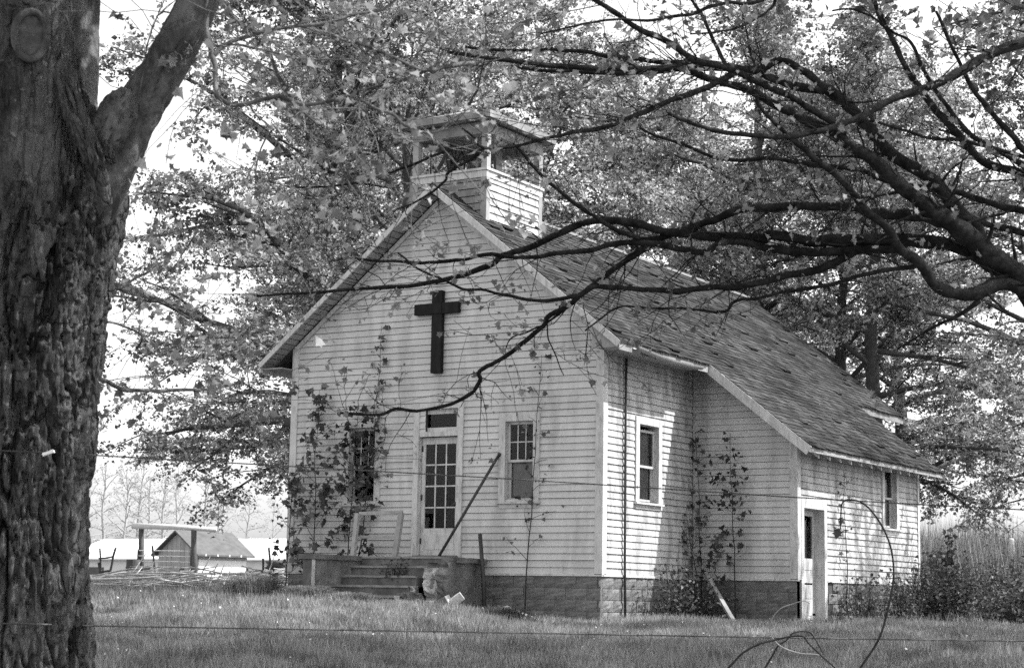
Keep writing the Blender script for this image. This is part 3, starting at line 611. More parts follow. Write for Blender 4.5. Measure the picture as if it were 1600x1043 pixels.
# ------------------------------------------------------------------ loose things by the church
def pipe_thing(name, pts, r, mat, label, cat, sides=8):
    a = Acc(); tube_acc(a, pts, r, sides); o = obj(name, a, mat, None, True); return tag(o, label, cat)
t = thing('fallen_handrail', 'dark iron handrail fallen slantwise across the front door wall', 'handrail', None, tuple(onp(688, 866, 'y', -.70)))
a = Acc(); p0, p1 = onp(686, 867, 'y', -.70), onp(779, 711, 'y', -.06); p0[2] = 1.07; tube_acc(a, [p0, (p0+p1)/2, p1], .026, 8); part('rail_pipe', a, 'iron', t, True)
a = Acc(); tube_acc(a, [p1-[.0, .0, .0], p1+[.02, .02, .03]], [.034, .034], 8); part('end_fitting', a, 'iron', t)
gzp = gzf(-2.0, -.4)
pipe_thing('iron_post', [onp(758, 950, 'y', -.45)*[1, 1, 0]+[0, 0, gzp-.1], onp(755, 900, 'y', -.35), onp(750, 834, 'y', -.20)], .035, 'iron', 'short rusty iron post leaning beside the broken right porch wall', 'post')
# old white frame standing on the landing
t = thing('wooden_frame', 'white wooden rail frame standing at the left of the front door', 'frame', None, (-4.1, -.45, 1.07))
for nm, p, q, w_, h_ in (('post', (-4.46, -.76, .95), (-4.48, -.62, 1.80), .075, .075), ('post', (-3.81, -.42, 1.066), (-3.71, -.40, 1.82), .07, .09)): beamo(nm, p, q, w_, h_, 'soffit', t)
beamo('rail', (-4.48, -.57, 1.80), (-3.70, -.38, 1.83), .05, .06, 'soffit', t); beamo('rail', (-4.44, -.58, 1.40), (-3.76, -.40, 1.40), .05, .05, 'soffit', t)
# fallen slabs
def slab_thing(name, c, sz, rot, mat, label, cat):
    a = rough_box(np.array(sz)*-.5, np.array(sz)*.5, (6, 6, 3), .012, seed=int(abs(c[0]*10))); o = obj(name, a, mat); o.location = c; o.rotation_euler = rot; return tag(o, label, cat)
c = onp(706, 940, 'y', -1.35); slab_thing('concrete_chunk', (c[0], c[1], gzf(c[0], c[1])+.13), (.42, .26, .13), (.1, -.65, .5), 'concrete_pale', 'tilted broken concrete chunk with a pale end beside the steps', 'concrete')
c = onp(692, 948, 'y', -1.5); slab_thing('concrete_chunk', (c[0]-.12, c[1], gzf(c[0], c[1])+.09), (.44, .28, .10), (.1, -.5, .3), 'concrete', 'dark slab leaning on the tilted pale concrete chunk', 'concrete')
c = onp(808, 958, 'y', -.75); slab_thing('broken_plank', (c[0], c[1], gzf(c[0], c[1])+.10), (.62, .13, .05), (.1, .26, -.25), 'concrete_pale', 'short pale plank lying in the grass against the foundation', 'plank')
for k, (px, py) in enumerate(((770, 948), (760, 950), (735, 952))):
    c = onp(px, py, 'y', -.6-.2*k); tag(obj('rubble_stone', rock((c[0], c[1], gzf(c[0], c[1])+.03), (.09+.03*k, .1, .07), 70+k), 'concrete'), ['dark flat stone nearest the pale plank', 'dark stone at the foot of the iron post', 'low wide stone just right of the tilted concrete chunk'][k], 'stone')
p0 = onp(1150, 968, 'y', 2.35); p0[2] = gzf(p0[0], p0[1])-.02; p1 = onp(1092, 876, 'y', 3.30)
tag(beamo('leaning_board', p0, p1, .075, .045, 'soffit'), 'weathered board leaning in the corner against the lean-to wall', 'board')

# ------------------------------------------------------------------ vegetation generators
def grow_tree(seed, Ht=16.0, Rc=6.0, z0=3.0, nl=20, r0=.28, leaves=30, lsize=.115, nsec=9, nter=6, droop=.25, fork=True):
    """trunk + limbs (branch mesh) and a crown of leaf-sized faces, base at the origin"""
    g = np.random.default_rng(seed); br = Acc(); LC = []
    n = 12; t = np.linspace(0, 1, n); tr = np.stack([np.cumsum(g.normal(0, .10, n))*.8, np.cumsum(g.normal(0, .10, n))*.8, t*Ht*.88], 1); tr[0] = 0
    rad = r0*(1-t)**.8+.03; rad[0] *= 1.45
    tube_acc(br, smooth_poly(np.vstack([tr[0]-[0, 0, .4], tr])), np.interp(np.linspace(0, 1, 12*4+1), np.linspace(0, 1, 13), np.concatenate([[rad[0]], rad])), 9)
    for i in range(nl):
        f = (i+.5)/nl; h = z0+(Ht*.80-z0)*f**.9; p = np.array([np.interp(h, tr[:, 2], tr[:, k]) for k in range(3)]); p[2] = h
        az = i*2.39996+g.normal(0, .3); el = R_(8+58*f+g.normal(0, 9)); L = Rc*(1.0-.55*f**1.6)*g.uniform(.75, 1.12)
        d = np.array([math.cos(az)*math.cos(el), math.sin(az)*math.cos(el), math.sin(el)]); m = 9; pts = [p]
        for k in range(m-1):
            d = unit(d+g.normal(0, .11, 3)+np.array([0, 0, -.03-.05*(1-f)*k/m*2])); pts.append(pts[-1]+d*L/(m-1))
        P = np.array(pts); rb = np.interp(h, tr[:, 2], rad)*.42; rr = rb*(1-np.linspace(0, 1, m))**.9+.012; tube_acc(br, P, rr, 6, False)
        az0 = math.atan2(d[1], d[0])
        for j in range(nsec):
            q = (.18+.82*(j+g.uniform(0, 1))/nsec); idx = q*(m-1); i0 = min(int(idx), m-2); pp = P[i0]+(P[i0+1]-P[i0])*(idx-i0); dl = unit(P[i0+1]-P[i0])
            side = 1 if j % 2 else -1; ang = side*R_(g.uniform(28, 65)); ca, sa = math.cos(ang), math.sin(ang)
            d2 = unit(np.array([dl[0]*ca-dl[1]*sa, dl[0]*sa+dl[1]*ca, dl[2]*.5+g.normal(.05, .22)])); L2 = L*g.uniform(.22, .45)*(1.15-.5*q)
            s2 = [pp]
            for k in range(5): d2 = unit(d2+g.normal(0, .14, 3)+[0, 0, -droop*.15]); s2.append(s2[-1]+d2*L2/5)
            S = np.array(s2); tube_acc(br, S, np.linspace(max(.010, rr[i0]*.5), .006, 6), 4, False)
            for u in range(nter):
                w = (u+g.uniform(.3, 1))/nter; ix = min(w*5, 4.99); b0 = S[int(ix)]+(S[int(ix)+1]-S[int(ix)])*(ix-int(ix))
                d3 = unit(d2+g.normal(0, .75, 3)*[1, 1, .5]); L3 = g.uniform(.35, .95); e3 = b0+d3*L3*.5+g.normal(0, .05, 3); f3 = e3+unit(d3+[0, 0, -droop])*L3*.5
                tube_acc(br, [b0, e3, f3], [.006, .005, .003], 3, False)
                k = max(1, int(g.poisson(leaves))); tt = g.uniform(.1, 1.1, max(1, k//6))[g.integers(0, max(1, k//6), k)][:, None]
                LC.append(np.where(tt < .5, b0+(e3-b0)*tt*2, e3+(f3-e3)*(tt*2-1))+g.normal(0, .10, (k, 3))*[1, 1, .6])
    cr = Acc(); leaves_acc(cr, np.concatenate(LC), lsize, g, droop)
    return br.mesh('trunk', True), cr.mesh('crown')
def plant_tree(name, meshes, x, y, s, rz, label, cat='tree', group=None, bark='bark_far', leaf='leaf', sz=None):
    o = bpy.data.objects.new(name, None); COL.objects.link(o); o.location = (x, y, gzf(x, y)); o.rotation_euler = (0, 0, rz); o.scale = (s, s, sz or s); tag(o, label, cat, group)
    link('trunk', meshes[0], bark, o)
    if meshes[1] is not None: link('crown', meshes[1], leaf, o)
    return o

# background maples behind the church
TV = [grow_tree(101, 17, 6.8, 2.4, 26, .26, 38, .10), grow_tree(102, 18, 6.2, 4.0, 24, .24, 40, .10), grow_tree(103, 16, 7.0, 3.2, 24, .23, 40, .10)]
def put(px, d, v, s, rz, label, sz=None, u=None, leaf='leaf'):
    uu = (px-800)/FPX*d if u is None else u
    x, y = xy(d, uu); return plant_tree('maple_tree', TV[v], x, y, s, rz, label, 'tree', 'maples around the church', 'bark_far', leaf, sz)
put(505, 43, 0, 1.18, .4, 'wide spreading maple left behind the church with low sweeping boughs')
put(610, 40.5, 2, .9, 4.4, 'maple close behind the front left corner of the church roof')
put(1190, 50, 1, 1.08, 1.9, 'maple whose thick trunk rises behind the middle of the church roof')
put(1312, 49, 2, .95, 3.4, 'maple with a slim dark trunk just above the rear of the church roof')
put(1375, 46, 1, .92, 5.0, 'maple with trunk close beyond the rear end of the church')
put(1690, 44, 0, 1.0, 2.6, 'dense low-branched maple at the right edge behind the brush')
put(680, 52, 2, 1.12, 1.2, 'tall maple standing straight behind the belfry')
put(835, 56, 1, 1.1, .2, 'maple with slender stem seen right of the belfry roof')
put(1010, 58, 0, 1.1, 4.2, 'broad maple filling the sky over the church ridge')
put(1415, 60, 2, 1.15, .9, 'pale maple furthest back at the right')
put(470, 62, 1, 1.1, 2.2, 'maple further back at the left with high crown')
put(1100, 64, 2, 1.2, 5.2, 'tall maple in the back row between the thick trunk and the belfry')
put(610, 66, 0, 1.15, 5.5, 'maple in the back row left of the belfry')
put(0, 18.5, 2, .62, 4.9, 'small maple added out of view at the right to shade the lawn', u=9.8)  # extra unseen tree, added to deepen the shade on the right grass
put(0, 25, 1, .76, 2.9, 'maple off to the right whose shade falls across the lawn', u=11.0)

# bare trees of the far wood, haze and sun painted in as pale greys
def bare_tree(seed): return grow_tree(seed, 12, 3.2, 2.5, 18, .14, 2, .16, 6, 3)
BV = [bare_tree(201), bare_tree(202)]
x, y = xy(30.5, 12.8); plant_tree('bare_tree', (BV[1][0].copy(), BV[1][1].copy()), x, y, 1.1, .5, 'thinly leaved tree added out of view to dapple the main side wall', 'tree', None, 'bark_far', 'leaf')  # unseen tree added for its dappled shade on the side wall
x, y = xy(34, 14.5); plant_tree('bare_tree', (BV[0][0].copy(), BV[0][1].copy()), x, y, 1.25, 2.0, 'thinly leaved tree added out of view to dapple the lean-to wall', 'tree', None, 'bark_far', 'leaf')  # a second unseen one, put in to dapple the lean-to
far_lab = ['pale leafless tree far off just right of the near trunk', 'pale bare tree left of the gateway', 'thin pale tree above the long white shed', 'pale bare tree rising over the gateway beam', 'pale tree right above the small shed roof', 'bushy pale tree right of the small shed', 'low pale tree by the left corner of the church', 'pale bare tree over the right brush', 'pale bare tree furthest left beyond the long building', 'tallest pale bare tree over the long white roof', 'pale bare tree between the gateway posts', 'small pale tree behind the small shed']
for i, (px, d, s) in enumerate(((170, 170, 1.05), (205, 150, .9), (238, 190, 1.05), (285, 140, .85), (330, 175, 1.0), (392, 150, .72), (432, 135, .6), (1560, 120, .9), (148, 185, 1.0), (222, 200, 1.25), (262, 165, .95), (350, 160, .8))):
    x, y = xy(d, (px-800)/FPX*d); plant_tree('bare_tree', BV[i % 2], x, y, s, i*1.3, far_lab[i], 'tree', 'pale far trees', 'bark_hazed', 'leaf_hazed')

# ------------------------------------------------------------------ near trees
def bark_tube(a, P, Rr, ns, seed, amp, step):
    P = np.asarray(P, float); n = len(P); T = np.gradient(P, axis=0); T = unit(T); N = np.zeros_like(P); r0 = np.cross(T[0], (0, 1, .1)); N[0] = unit(r0)
    for i in range(1, n): v = N[i-1]-T[i]*(N[i-1]@T[i]); N[i] = unit(v)
    B = np.cross(T, N); th = np.arange(ns)*2*math.pi/ns; V = np.zeros((n, ns, 3)); s = 0
    for i in range(n):
        if i: s += np.linalg.norm(P[i]-P[i-1])
        for j in range(ns):
            c, sn = math.cos(th[j]), math.sin(th[j]); R0 = Rr[i]; q = Vector((c*R0*10, sn*R0*10, s*1.7+seed)); w = mnoise.noise_vector(q*.7)+mnoise.noise_vector(q*2.1)*.4
            n1 = mnoise.noise(q+w*.55); n2 = mnoise.noise(q*2.3+w*2+Vector((3, 1, seed))); lump = mnoise.noise(Vector((c*R0*2.2, sn*R0*2.2, s*.9+seed)))
            fine = mnoise.noise(q*7)+.6*mnoise.noise(q*15); dp = -1.5*math.exp(-(n1/.06)**2)-.7*math.exp(-(n2/.06)**2)+.5*max(-.2, min(.25, abs(n1)))+.34*fine+.25*mnoise.cell(q*3.1)
            V[i, j] = P[i]+(c*N[i]+sn*B[i])*(R0*(1+.12*lump)+amp*dp)
    i = np.arange(n-1)[:, None]*ns; j = np.arange(ns)[None]; F = np.stack([i+j, i+(j+1) % ns, i+ns+(j+1) % ns, i+ns+j], -1).reshape(-1, 4); a.add(V.reshape(-1, 3), F)
DL = 9.5; KL = DL/FPX
a = Acc()
ty = np.array([1330, 1200, 1043, 900, 780, 700, 620, 560, 500, 450, 400, 350, 300, 250, 200, 150]); txr = np.array([175, 150, 143, 144, 142, 149, 149, 153, 160, 166, 175, 184, 192, 190, 165, 120]); tc = np.array([14, 14, 16, 17, 18, 19, 20, 22, 24, 28, 34, 42, 50, 52, 48, 40])
P = np.array([at(c, y, DL) for c, y in zip(tc, ty)]); yy = np.linspace(0, 1, 430); tt = np.linspace(0, 1, len(ty))
Pd = np.stack([np.interp(yy, tt, P[:, k]) for k in range(3)], 1); k_ = np.ones(9)/9
Rd = np.interp(yy, tt, (txr-tc)*KL-.015)
bark_tube(a, Pd, Rd, 300, 3.1, .048, .012)
# stem with the healed knot, the stem behind it with sunlight in its pale bark, and the right limb
def px_tube(pts, d, r_px, n, ns, seed, amp):
    P = smooth_poly([at(x, y, dd) for (x, y), dd in zip(pts, d)], 8); t0 = np.linspace(0, 1, len(P)); tn = np.linspace(0, 1, n)
    Pn = np.stack([np.interp(tn, t0, P[:, k]) for k in range(3)], 1); rr = np.interp(tn, np.linspace(0, 1, len(r_px)), r_px)*KL; bark_tube(a, Pn, rr, ns, seed, amp, .02); return Pn
px_tube([(40, 330), (38, 200), (34, 80), (30, -60), (20, -260), (0, -500)], [9.4, 9.3, 9.25, 9.2, 9.2, 9.3], [98, 84, 74, 70, 62, 50], 130, 110, 8.4, .012)
px_tube([(92, 40), (98, 110), (118, 180), (146, 245), (168, 320)], [9.25, 9.12, 9.08, 9.06, 9.12], [8, 15, 17, 15, 6], 120, 60, 47, .020)
px_tube([(120, 120), (138, 170), (160, 215), (178, 255)], [9.4, 9.28, 9.2, 9.2], [6, 12, 13, 6], 90, 50, 61, .018)
part_trunk = a; a = Acc()
px_tube([(95, 300), (118, 160), (128, 40), (134, -80), (150, -300)], [9.6, 9.75, 9.9, 10, 10.2], [44, 34, 28, 26, 20], 90, 60, 15.2, .012)
px_tube([(120, 330), (158, 262), (205, 190), (236, 140), (268, 85), (300, 25), (328, -35), (380, -160)], [9.5, 9.4, 9.35, 9.3, 9.25, 9.2, 9.15, 9.0], [62, 52, 36, 33, 31, 30, 29, 24], 120, 80, 21.7, .009)
px_tube([(150, 245), (172, 205), (192, 160), (200, 142)], [9.35, 9.25, 9.22, 9.25], [34, 30, 24, 8], 60, 70, 33, .03)
lt = thing('maple_tree', 'huge rough-barked maple trunk filling the left edge', 'tree', None, (at(16, 1200, DL)[0], at(16, 1200, DL)[1], gzf(*at(16, 1200, DL)[:2])))
part('trunk', part_trunk, 'bark', lt, True); part('limb', a, 'bark_limb_lit', lt, True)
# oval knot scar on the left stem
a = Acc(); kc = at(48, 52, 8.985); fwd = unit(CP-kc); rgt = unit(np.cross((0, 0, 1), fwd)); upk = np.cross(fwd, rgt); th = np.linspace(0, 2*math.pi, 37)
tube_acc(a, [kc+rgt*.078*math.cos(t)+upk*.105*math.sin(t)*(1.0 if math.sin(t) > 0 else 1.2)+fwd*.0 for t in th], .02, 8); part('knot_ring', a, 'bark_limb_lit', lt, True)
a = Acc(); v = [kc-fwd*.0]+[kc+rgt*.068*math.cos(t)+upk*.095*math.sin(t)*(1.0 if math.sin(t) > 0 else 1.2)+fwd*(.004*math.sin(t*7)) for t in th[:-1]]; a.add(v, np.array([[0, 1+i, 1+(i+1) % 36] for i in range(36)])); part('knot_heart', a, 'scar', lt)

# limbs traced over the sky: (pixels from base to tip), width px, depth at base or None (= where it joins), depth change
NB = []     # (points px, widths px, depths)
def join_depth(px, py, prev):
    best = None
    for (Q, Wd, D) in prev:
        dd = np.hypot(Q[:, 0]-px, Q[:, 1]-py); i = int(np.argmin(dd))
        if best is None or dd[i] < best[0]: best = (dd[i], D[i])
    return best[1] if best else 11.5
def trace(store, pts, w0, w1, dtip=0.0, d0=None):
    Q = smooth_poly(np.array(pts, float), 5)
    if d0 is None: d0 = join_depth(Q[0, 0], Q[0, 1], store)
    s = np.concatenate([[0], np.cumsum(np.hypot(*np.diff(Q, axis=0).T))]); t = s/s[-1]; D = d0+dtip*t; Wd = w0+(w1-w0)*t**.8; store.append((Q, Wd, D))
S1 = []
trace(S1, [(1860, 1400), (1840, 1000), (1815, 640), (1800, 300), (1780, -100), (1750, -500), (1740, -900)], 150, 60, .3, 11.6)              # trunk, out of frame
trace(S1, [(1812, 590), (1740, 540), (1660, 478), (1600, 432), (1568, 412), (1528, 382), (1488, 350), (1450, 323), (1407, 288), (1354, 240), (1329, 226), (1300, 204)], 62, 17, -.6)
trace(S1, [(1300, 204), (1276, 197), (1240, 177), (1204, 161), (1168, 141), (1120, 126), (1091, 115), (1067, 105), (1000, 110), (916, 105), (844, 103), (796, 96), (748, 89), (700, 84)], 17, 6, -1.0)
trace(S1, [(1318, 210), (1300, 189), (1264, 168), (1228, 149), (1192, 131), (1156, 115), (1115, 102), (1084, 92), (1048, 69), (1024, 57), (1000, 47), (976, 31), (952, 14), (925, -2), (880, -40)], 13, 8, -1.2)
trace(S1, [(1540, 385), (1520, 352), (1504, 339), (1488, 318), (1461, 283), (1394, 240), (1372, 216), (1336, 177), (1300, 144), (1284, 136)], 26, 17, .5)
trace(S1, [(1288, 138), (1276, 127), (1252, 108), (1228, 96), (1211, 96), (1192, 105), (1156, 105), (1132, 101), (1091, 98), (1036, 97), (1000, 94), (952, 89), (916, 82), (880, 80), (853, 77), (796, 79), (760, 77), (714, 70)], 13, 4, .8)
trace(S1, [(1290, 142), (1252, 138), (1216, 127), (1187, 115), (1150, 107), (1067, 108), (1000, 114), (916, 112), (860, 110), (796, 104)], 15, 5, .3)
trace(S1, [(1144, 115), (1113, 132), (1084, 144), (1036, 161), (1000, 178), (940, 199), (892, 208), (856, 216), (815, 226), (757, 231), (740, 216), (722, 200)], 12, 4, -.8)
trace(S1, [(1470, 347), (1440, 337), (1402, 333), (1362, 331), (1335, 323), (1255, 323), (1188, 323), (1148, 331), (1121, 341), (1094, 350), (1080, 357), (1046, 366), (1027, 377), (1000, 393), (976, 409), (942, 433), (907, 461), (886, 478), (855, 495), (848, 509), (821, 533), (786, 558), (748, 580), (750, 595), (732, 617), (702, 633), (659, 643), (619, 639), (593, 648), (527, 644)], 19, 4, 1.8)
trace(S1, [(1590, 445), (1568, 428), (1541, 406), (1515, 393), (1474, 382), (1434, 377), (1394, 374), (1354, 377), (1300, 375), (1268, 378), (1241, 371), (1204, 366), (1193, 374), (1148, 371), (1113, 369), (1080, 365), (1040, 362), (1000, 350), (962, 344), (928, 344), (893, 357), (838, 382), (786, 401), (769, 413), (735, 426), (713, 433), (677, 440), (604, 449), (513, 455), (440, 459), (395, 462)], 27, 3.5, 1.2)
trace(S1, [(1420, 378), (1394, 390), (1354, 391), (1300, 393), (1241, 392), (1193, 386), (1161, 381), (1123, 380), (1102, 393), (1067, 390), (1032, 384), (1000, 380), (949, 383), (921, 390), (880, 395), (845, 399), (797, 400), (752, 400), (724, 406), (659, 409), (604, 409), (560, 406)], 17, 4, .6)
trace(S1, [(1345, 388), (1327, 398), (1300, 412), (1268, 422), (1228, 430), (1188, 441), (1148, 447), (1107, 447), (1054, 455), (1027, 452), (959, 449), (928, 447), (907, 461), (873, 468), (831, 468), (790, 461), (752, 452), (724, 451), (688, 435), (651, 417), (622, 395)], 15, 3, .5)
trace(S1, [(1640, 470), (1600, 452), (1568, 444), (1541, 452), (1515, 460), (1488, 457), (1461, 444), (1448, 425), (1434, 406), (1407, 390), (1388, 361), (1372, 347), (1354, 331), (1340, 312), (1327, 294), (1308, 275), (1276, 250), (1252, 230), (1230, 211), (1208, 189), (1187, 168), (1182, 149)], 28, 6, -.9)
trace(S1, [(1785, -30), (1700, 20), (1600, 65), (1576, 74), (1540, 89), (1511, 105), (1468, 129), (1434, 141), (1396, 156), (1365, 170), (1336, 185), (1300, 199), (1264, 208), (1228, 213), (1192, 213), (1144, 208), (1108, 202), (1072, 189), (1048, 177)], 24, 6, -1.4)
trace(S1, [(1800, 330), (1700, 300), (1600, 273), (1555, 261), (1523, 240), (1487, 201), (1456, 165), (1434, 134), (1415, 101), (1396, 67), (1381, 36), (1365, 0), (1350, -40)], 22, 7, .9)
trace(S1, [(1650, 288), (1600, 262), (1540, 225), (1516, 211), (1497, 189), (1482, 168), (1463, 144), (1444, 108), (1434, 84), (1420, 62), (1391, 46), (1360, 26), (1329, 14), (1300, 18)], 12, 3, .3)
trace(S1, [(1795, 420), (1700, 330), (1600, 235), (1588, 220), (1559, 189), (1540, 163), (1516, 132), (1499, 96), (1477, 53), (1463, 19)], 20, 5, -.3)
trace(S1, [(1660, 292), (1600, 247), (1552, 230), (1528, 225), (1492, 219), (1456, 218), (1432, 211), (1396, 197), (1358, 189)], 9, 4, -.6)
trace(S1, [(1800, 380), (1700, 355), (1600, 329), (1568, 323), (1541, 314), (1501, 302), (1466, 298), (1415, 290), (1375, 278), (1340, 264), (1282, 259), (1241, 252), (1201, 245), (1161, 251), (1129, 248), (1096, 237), (1060, 223), (1024, 211), (1000, 201)], 16, 4, 1.2)
trace(S1, [(1808, 420), (1700, 390), (1600, 363), (1555, 355), (1528, 346), (1490, 339)], 18, 9, .1)
trace(S1, [(1440, 412), (1421, 417), (1362, 424), (1340, 430), (1300, 444), (1255, 452), (1228, 455), (1188, 465), (1148, 469), (1137, 483), (1121, 487), (1080, 483), (1000, 480), (962, 482), (942, 495), (914, 516)], 9, 3, .9)
trace(S1, [(1000, 373), (959, 359), (928, 340), (893, 316), (852, 281), (817, 240), (800, 222)], 9, 5, -.3)
trace(S1, [(1080, 357), (1027, 372), (1000, 373)], 9, 9, .1)
trace(S1, [(1300, -60), (1192, 0), (1144, 4), (1108, 13), (1084, 23), (1048, 29), (1000, 32), (964, 31), (928, 35), (904, 38), (868, 48), (844, 54)], 9, 3, -.5, 10.4)
trace(S1, [(1230, -60), (1211, 0), (1204, 14), (1187, 28), (1156, 41), (1120, 50), (1081, 55)], 7, 3, -.3, 10.4)
trace(S1, [(1135, 100), (1120, 72), (1108, 48), (1096, 22), (1081, 0), (1060, -50)], 7, 5, .2)
trace(S1, [(755, 233), (735, 250), (700, 268), (695, 282), (660, 310), (610, 330)], 6, 3, .3)
trace(S1, [(720, 228), (670, 247), (601, 272), (569, 282), (522, 291), (452, 293)], 6, 3, .6)
trace(S1, [(886, 478), (860, 500), (820, 520), (800, 527), (790, 545)], 5, 2, .2)
trace(S1, [(853, 500), (857, 530), (870, 560), (880, 585)], 3, 1.5, .2)
trace(S1, [(1000, 395), (985, 360), (960, 345)], 5, 3, .0)
trace(S1, [(1530, 470), (1500, 490), (1470, 505), (1440, 520), (1400, 545)], 9, 3, .4)
trace(S1, [(1590, 448), (1640, 520), (1700, 560)], 14, 14, .1)
S2 = []     # limbs of the left tree
trace(S2, [(325, -30), (322, 40), (332, 85), (338, 104), (336, 136), (344, 155), (363, 165), (389, 161), (436, 149), (452, 155), (477, 165), (503, 160), (522, 155), (563, 158), (585, 168), (610, 177), (626, 193), (648, 204), (673, 209), (700, 203)], 11, 4, -1.0, 8.9)
trace(S2, [(332, 90), (360, 68), (395, 54), (427, 47), (465, 41), (506, 36), (537, 27), (569, 21), (600, 13), (640, -20)], 8, 4, .4)
trace(S2, [(335, -20), (347, 3), (363, 25), (385, 47), (417, 49)], 7, 4, -.6, 8.9)
trace(S2, [(470, 41), (506, 52), (537, 63), (569, 68), (600, 82), (632, 98), (664, 109), (700, 103), (740, 98)], 6, 8, .9)
trace(S2, [(664, 109), (645, 117), (585, 134), (553, 142)], 7, 4, .1)
trace(S2, [(340, 75), (379, 71), (427, 82), (477, 92), (537, 92), (578, 92)], 4, 2, .3)
trace(S2, [(210, 180), (245, 25), (300, 45), (330, 62)], 3, 2, .1, 9.1)
trace(S2, [(436, 149), (470, 170), (500, 200), (510, 205)], 4, 2, .2)
trace(S2, [(563, 158), (560, 185), (570, 200), (562, 225), (530, 250)], 4, 2, -.6)
trace(S2, [(389, 161), (400, 180), (420, 200), (405, 240), (400, 300), (408, 320)], 4, 2, .1)
trace(S2, [(155, 452), (190, 448), (230, 425), (250, 415)], 7, 3, .8, 9.7)
trace(S2, [(188, 450), (220, 462), (265, 478), (300, 500), (320, 522)], 6, 3, .9)
trace(S2, [(140, 590), (165, 598), (200, 608), (260, 610), (330, 606), (380, 597)], 8, 4, 2.5, 9.7)
trace(S2, [(150, 500), (180, 505), (220, 525), (212, 545)], 5, 3, .4, 9.7)

def build_limbs(parent, store, mat, twig_w, seed, per_m, lpt, lsize, lo=0, leafmat='leaf_near', tl=(.15, .5)):
    g = np.random.default_rng(seed); tw = Acc(); LC = []
    for bi, (Q, Wd, D) in enumerate(store):
        P = np.array([at(q[0], q[1], d) for q, d in zip(Q, D)]); wob = np.array([mnoise.noise_vector(Vector(p*4))[:] for p in P])*.014+np.array([mnoise.noise_vector(Vector(p*13))[:] for p in P])*.006; P = P+wob
        rr = Wd*D/FPX/2*(.95+.22*np.array([mnoise.noise(Vector(p*9)) for p in P]))
        a = Acc(); tube_acc(a, P, rr, 10 if Wd[0] > 12 else 7); part('limb', a, mat, parent, True)
        if bi < lo: continue
        seg = np.linalg.norm(np.diff(P, axis=0), axis=1); L = seg.sum(); n = int(g.poisson(L*per_m*(1.4 if Wd[0] < 8 else .8)))
        cs = np.concatenate([[0], np.cumsum(seg)])
        for _ in range(n):
            s = L*(1-g.uniform(0, 1)**1.3*.9); i = min(np.searchsorted(cs, s), len(P)-1); i = max(i, 1); p = P[i]; dl = unit(P[i]-P[i-1])
            d = unit(dl*.8+g.normal(0, .6, 3)); ln = g.uniform(*tl); pts = [p]
            for k in range(5): d = unit(d+g.normal(0, .22, 3)+[0, 0, .03]); pts.append(pts[-1]+d*ln/5)
            tube_acc(tw, pts, np.linspace(max(.0022, rr[i]*.25), .0016, 6), 4, False)
            for q in range(int(g.integers(0, 3))):
                k = int(g.integers(1, 4)); d2 = unit(d+g.normal(0, .8, 3)); l2 = ln*g.uniform(.3, .7); e = pts[k]+d2*l2; tube_acc(tw, [pts[k], (pts[k]+e)/2+g.normal(0, .01, 3), e], [.0022, .0018, .0014], 3, False)
                m = int(g.poisson(lpt)); LC.append(e+g.normal(0, .022, (m, 3)))
            m = int(g.poisson(lpt*1.5)); LC.append(np.array(pts[-1])+g.normal(0, .03, (m, 3)))
    part('twigs', tw, mat, parent)['kind'] = 'stuff'
    a = Acc(); leaves_acc(a, np.concatenate(LC), lsize, g, .5, True); part('young_leaves', a, leafmat, parent)['kind'] = 'stuff'
bx_, by_ = at(1850, 1300, 11.6)[:2]
rt = thing('maple_tree', 'near maple out of frame at right reaching long dark limbs across the view', 'tree', None, (bx_, by_, gzf(bx_, by_)))
build_limbs(rt, S1, 'bark_smooth', .003, 31, 11.0, 2.2, .042, 1, 'leaf_near', (.15, .65))
build_limbs(lt, S2, 'bark_limb_lit', .003, 32, 15.0, 2.4, .046, 0, 'leaf_near', (.2, .8))

# leafy upper crowns of the two near trees, above the frame
def high_crown(parent, c, r, n, seed, zmin):
    g = np.random.default_rng(seed); br = Acc(); LC = []
    for i in range(n):
        az = g.uniform(0, 2*math.pi); rr = r*math.sqrt(g.uniform(.05, 1)); e = np.array([c[0]+rr*math.cos(az), c[1]+rr*math.sin(az), zmin+g.uniform(0, 6.5)*(1-.35*(rr/r)**2)]); s = np.array([c[0], c[1], zmin-1+.5*(e[2]-zmin)])
        m = (s+e)/2+g.normal(0, .3, 3); tube_acc(br, [s, m, e], [.05, .03, .008], 5, False)
        for q in range(12):
            t = g.uniform(.35, 1.0); b0 = m+(e-m)*(2*t-1) if t > .5 else s+(m-s)*2*t; d = unit(g.normal(0, 1, 3)*[1, 1, .5]); f = b0+d*g.uniform(.4, 1.1); tube_acc(br, [b0, f], [.007, .003], 3, False)
            k = 20; LC.append(b0+(f-b0)*g.uniform(.2, 1.1, (k, 1))+g.normal(0, .14, (k, 3)))
    part('upper_limbs', br, 'bark_far', parent); a = Acc(); leaves_acc(a, np.concatenate(LC), .12, g, .3); part('crown', a, 'leaf', parent)
tp = np.array([*xy(14.2, 6.6), 0]); high_crown(rt, tp, 6.2, 170, 51, 6.6)
tp = at(170, -420, 9.3); high_crown(lt, tp, 4.2, 60, 52, 4.9)

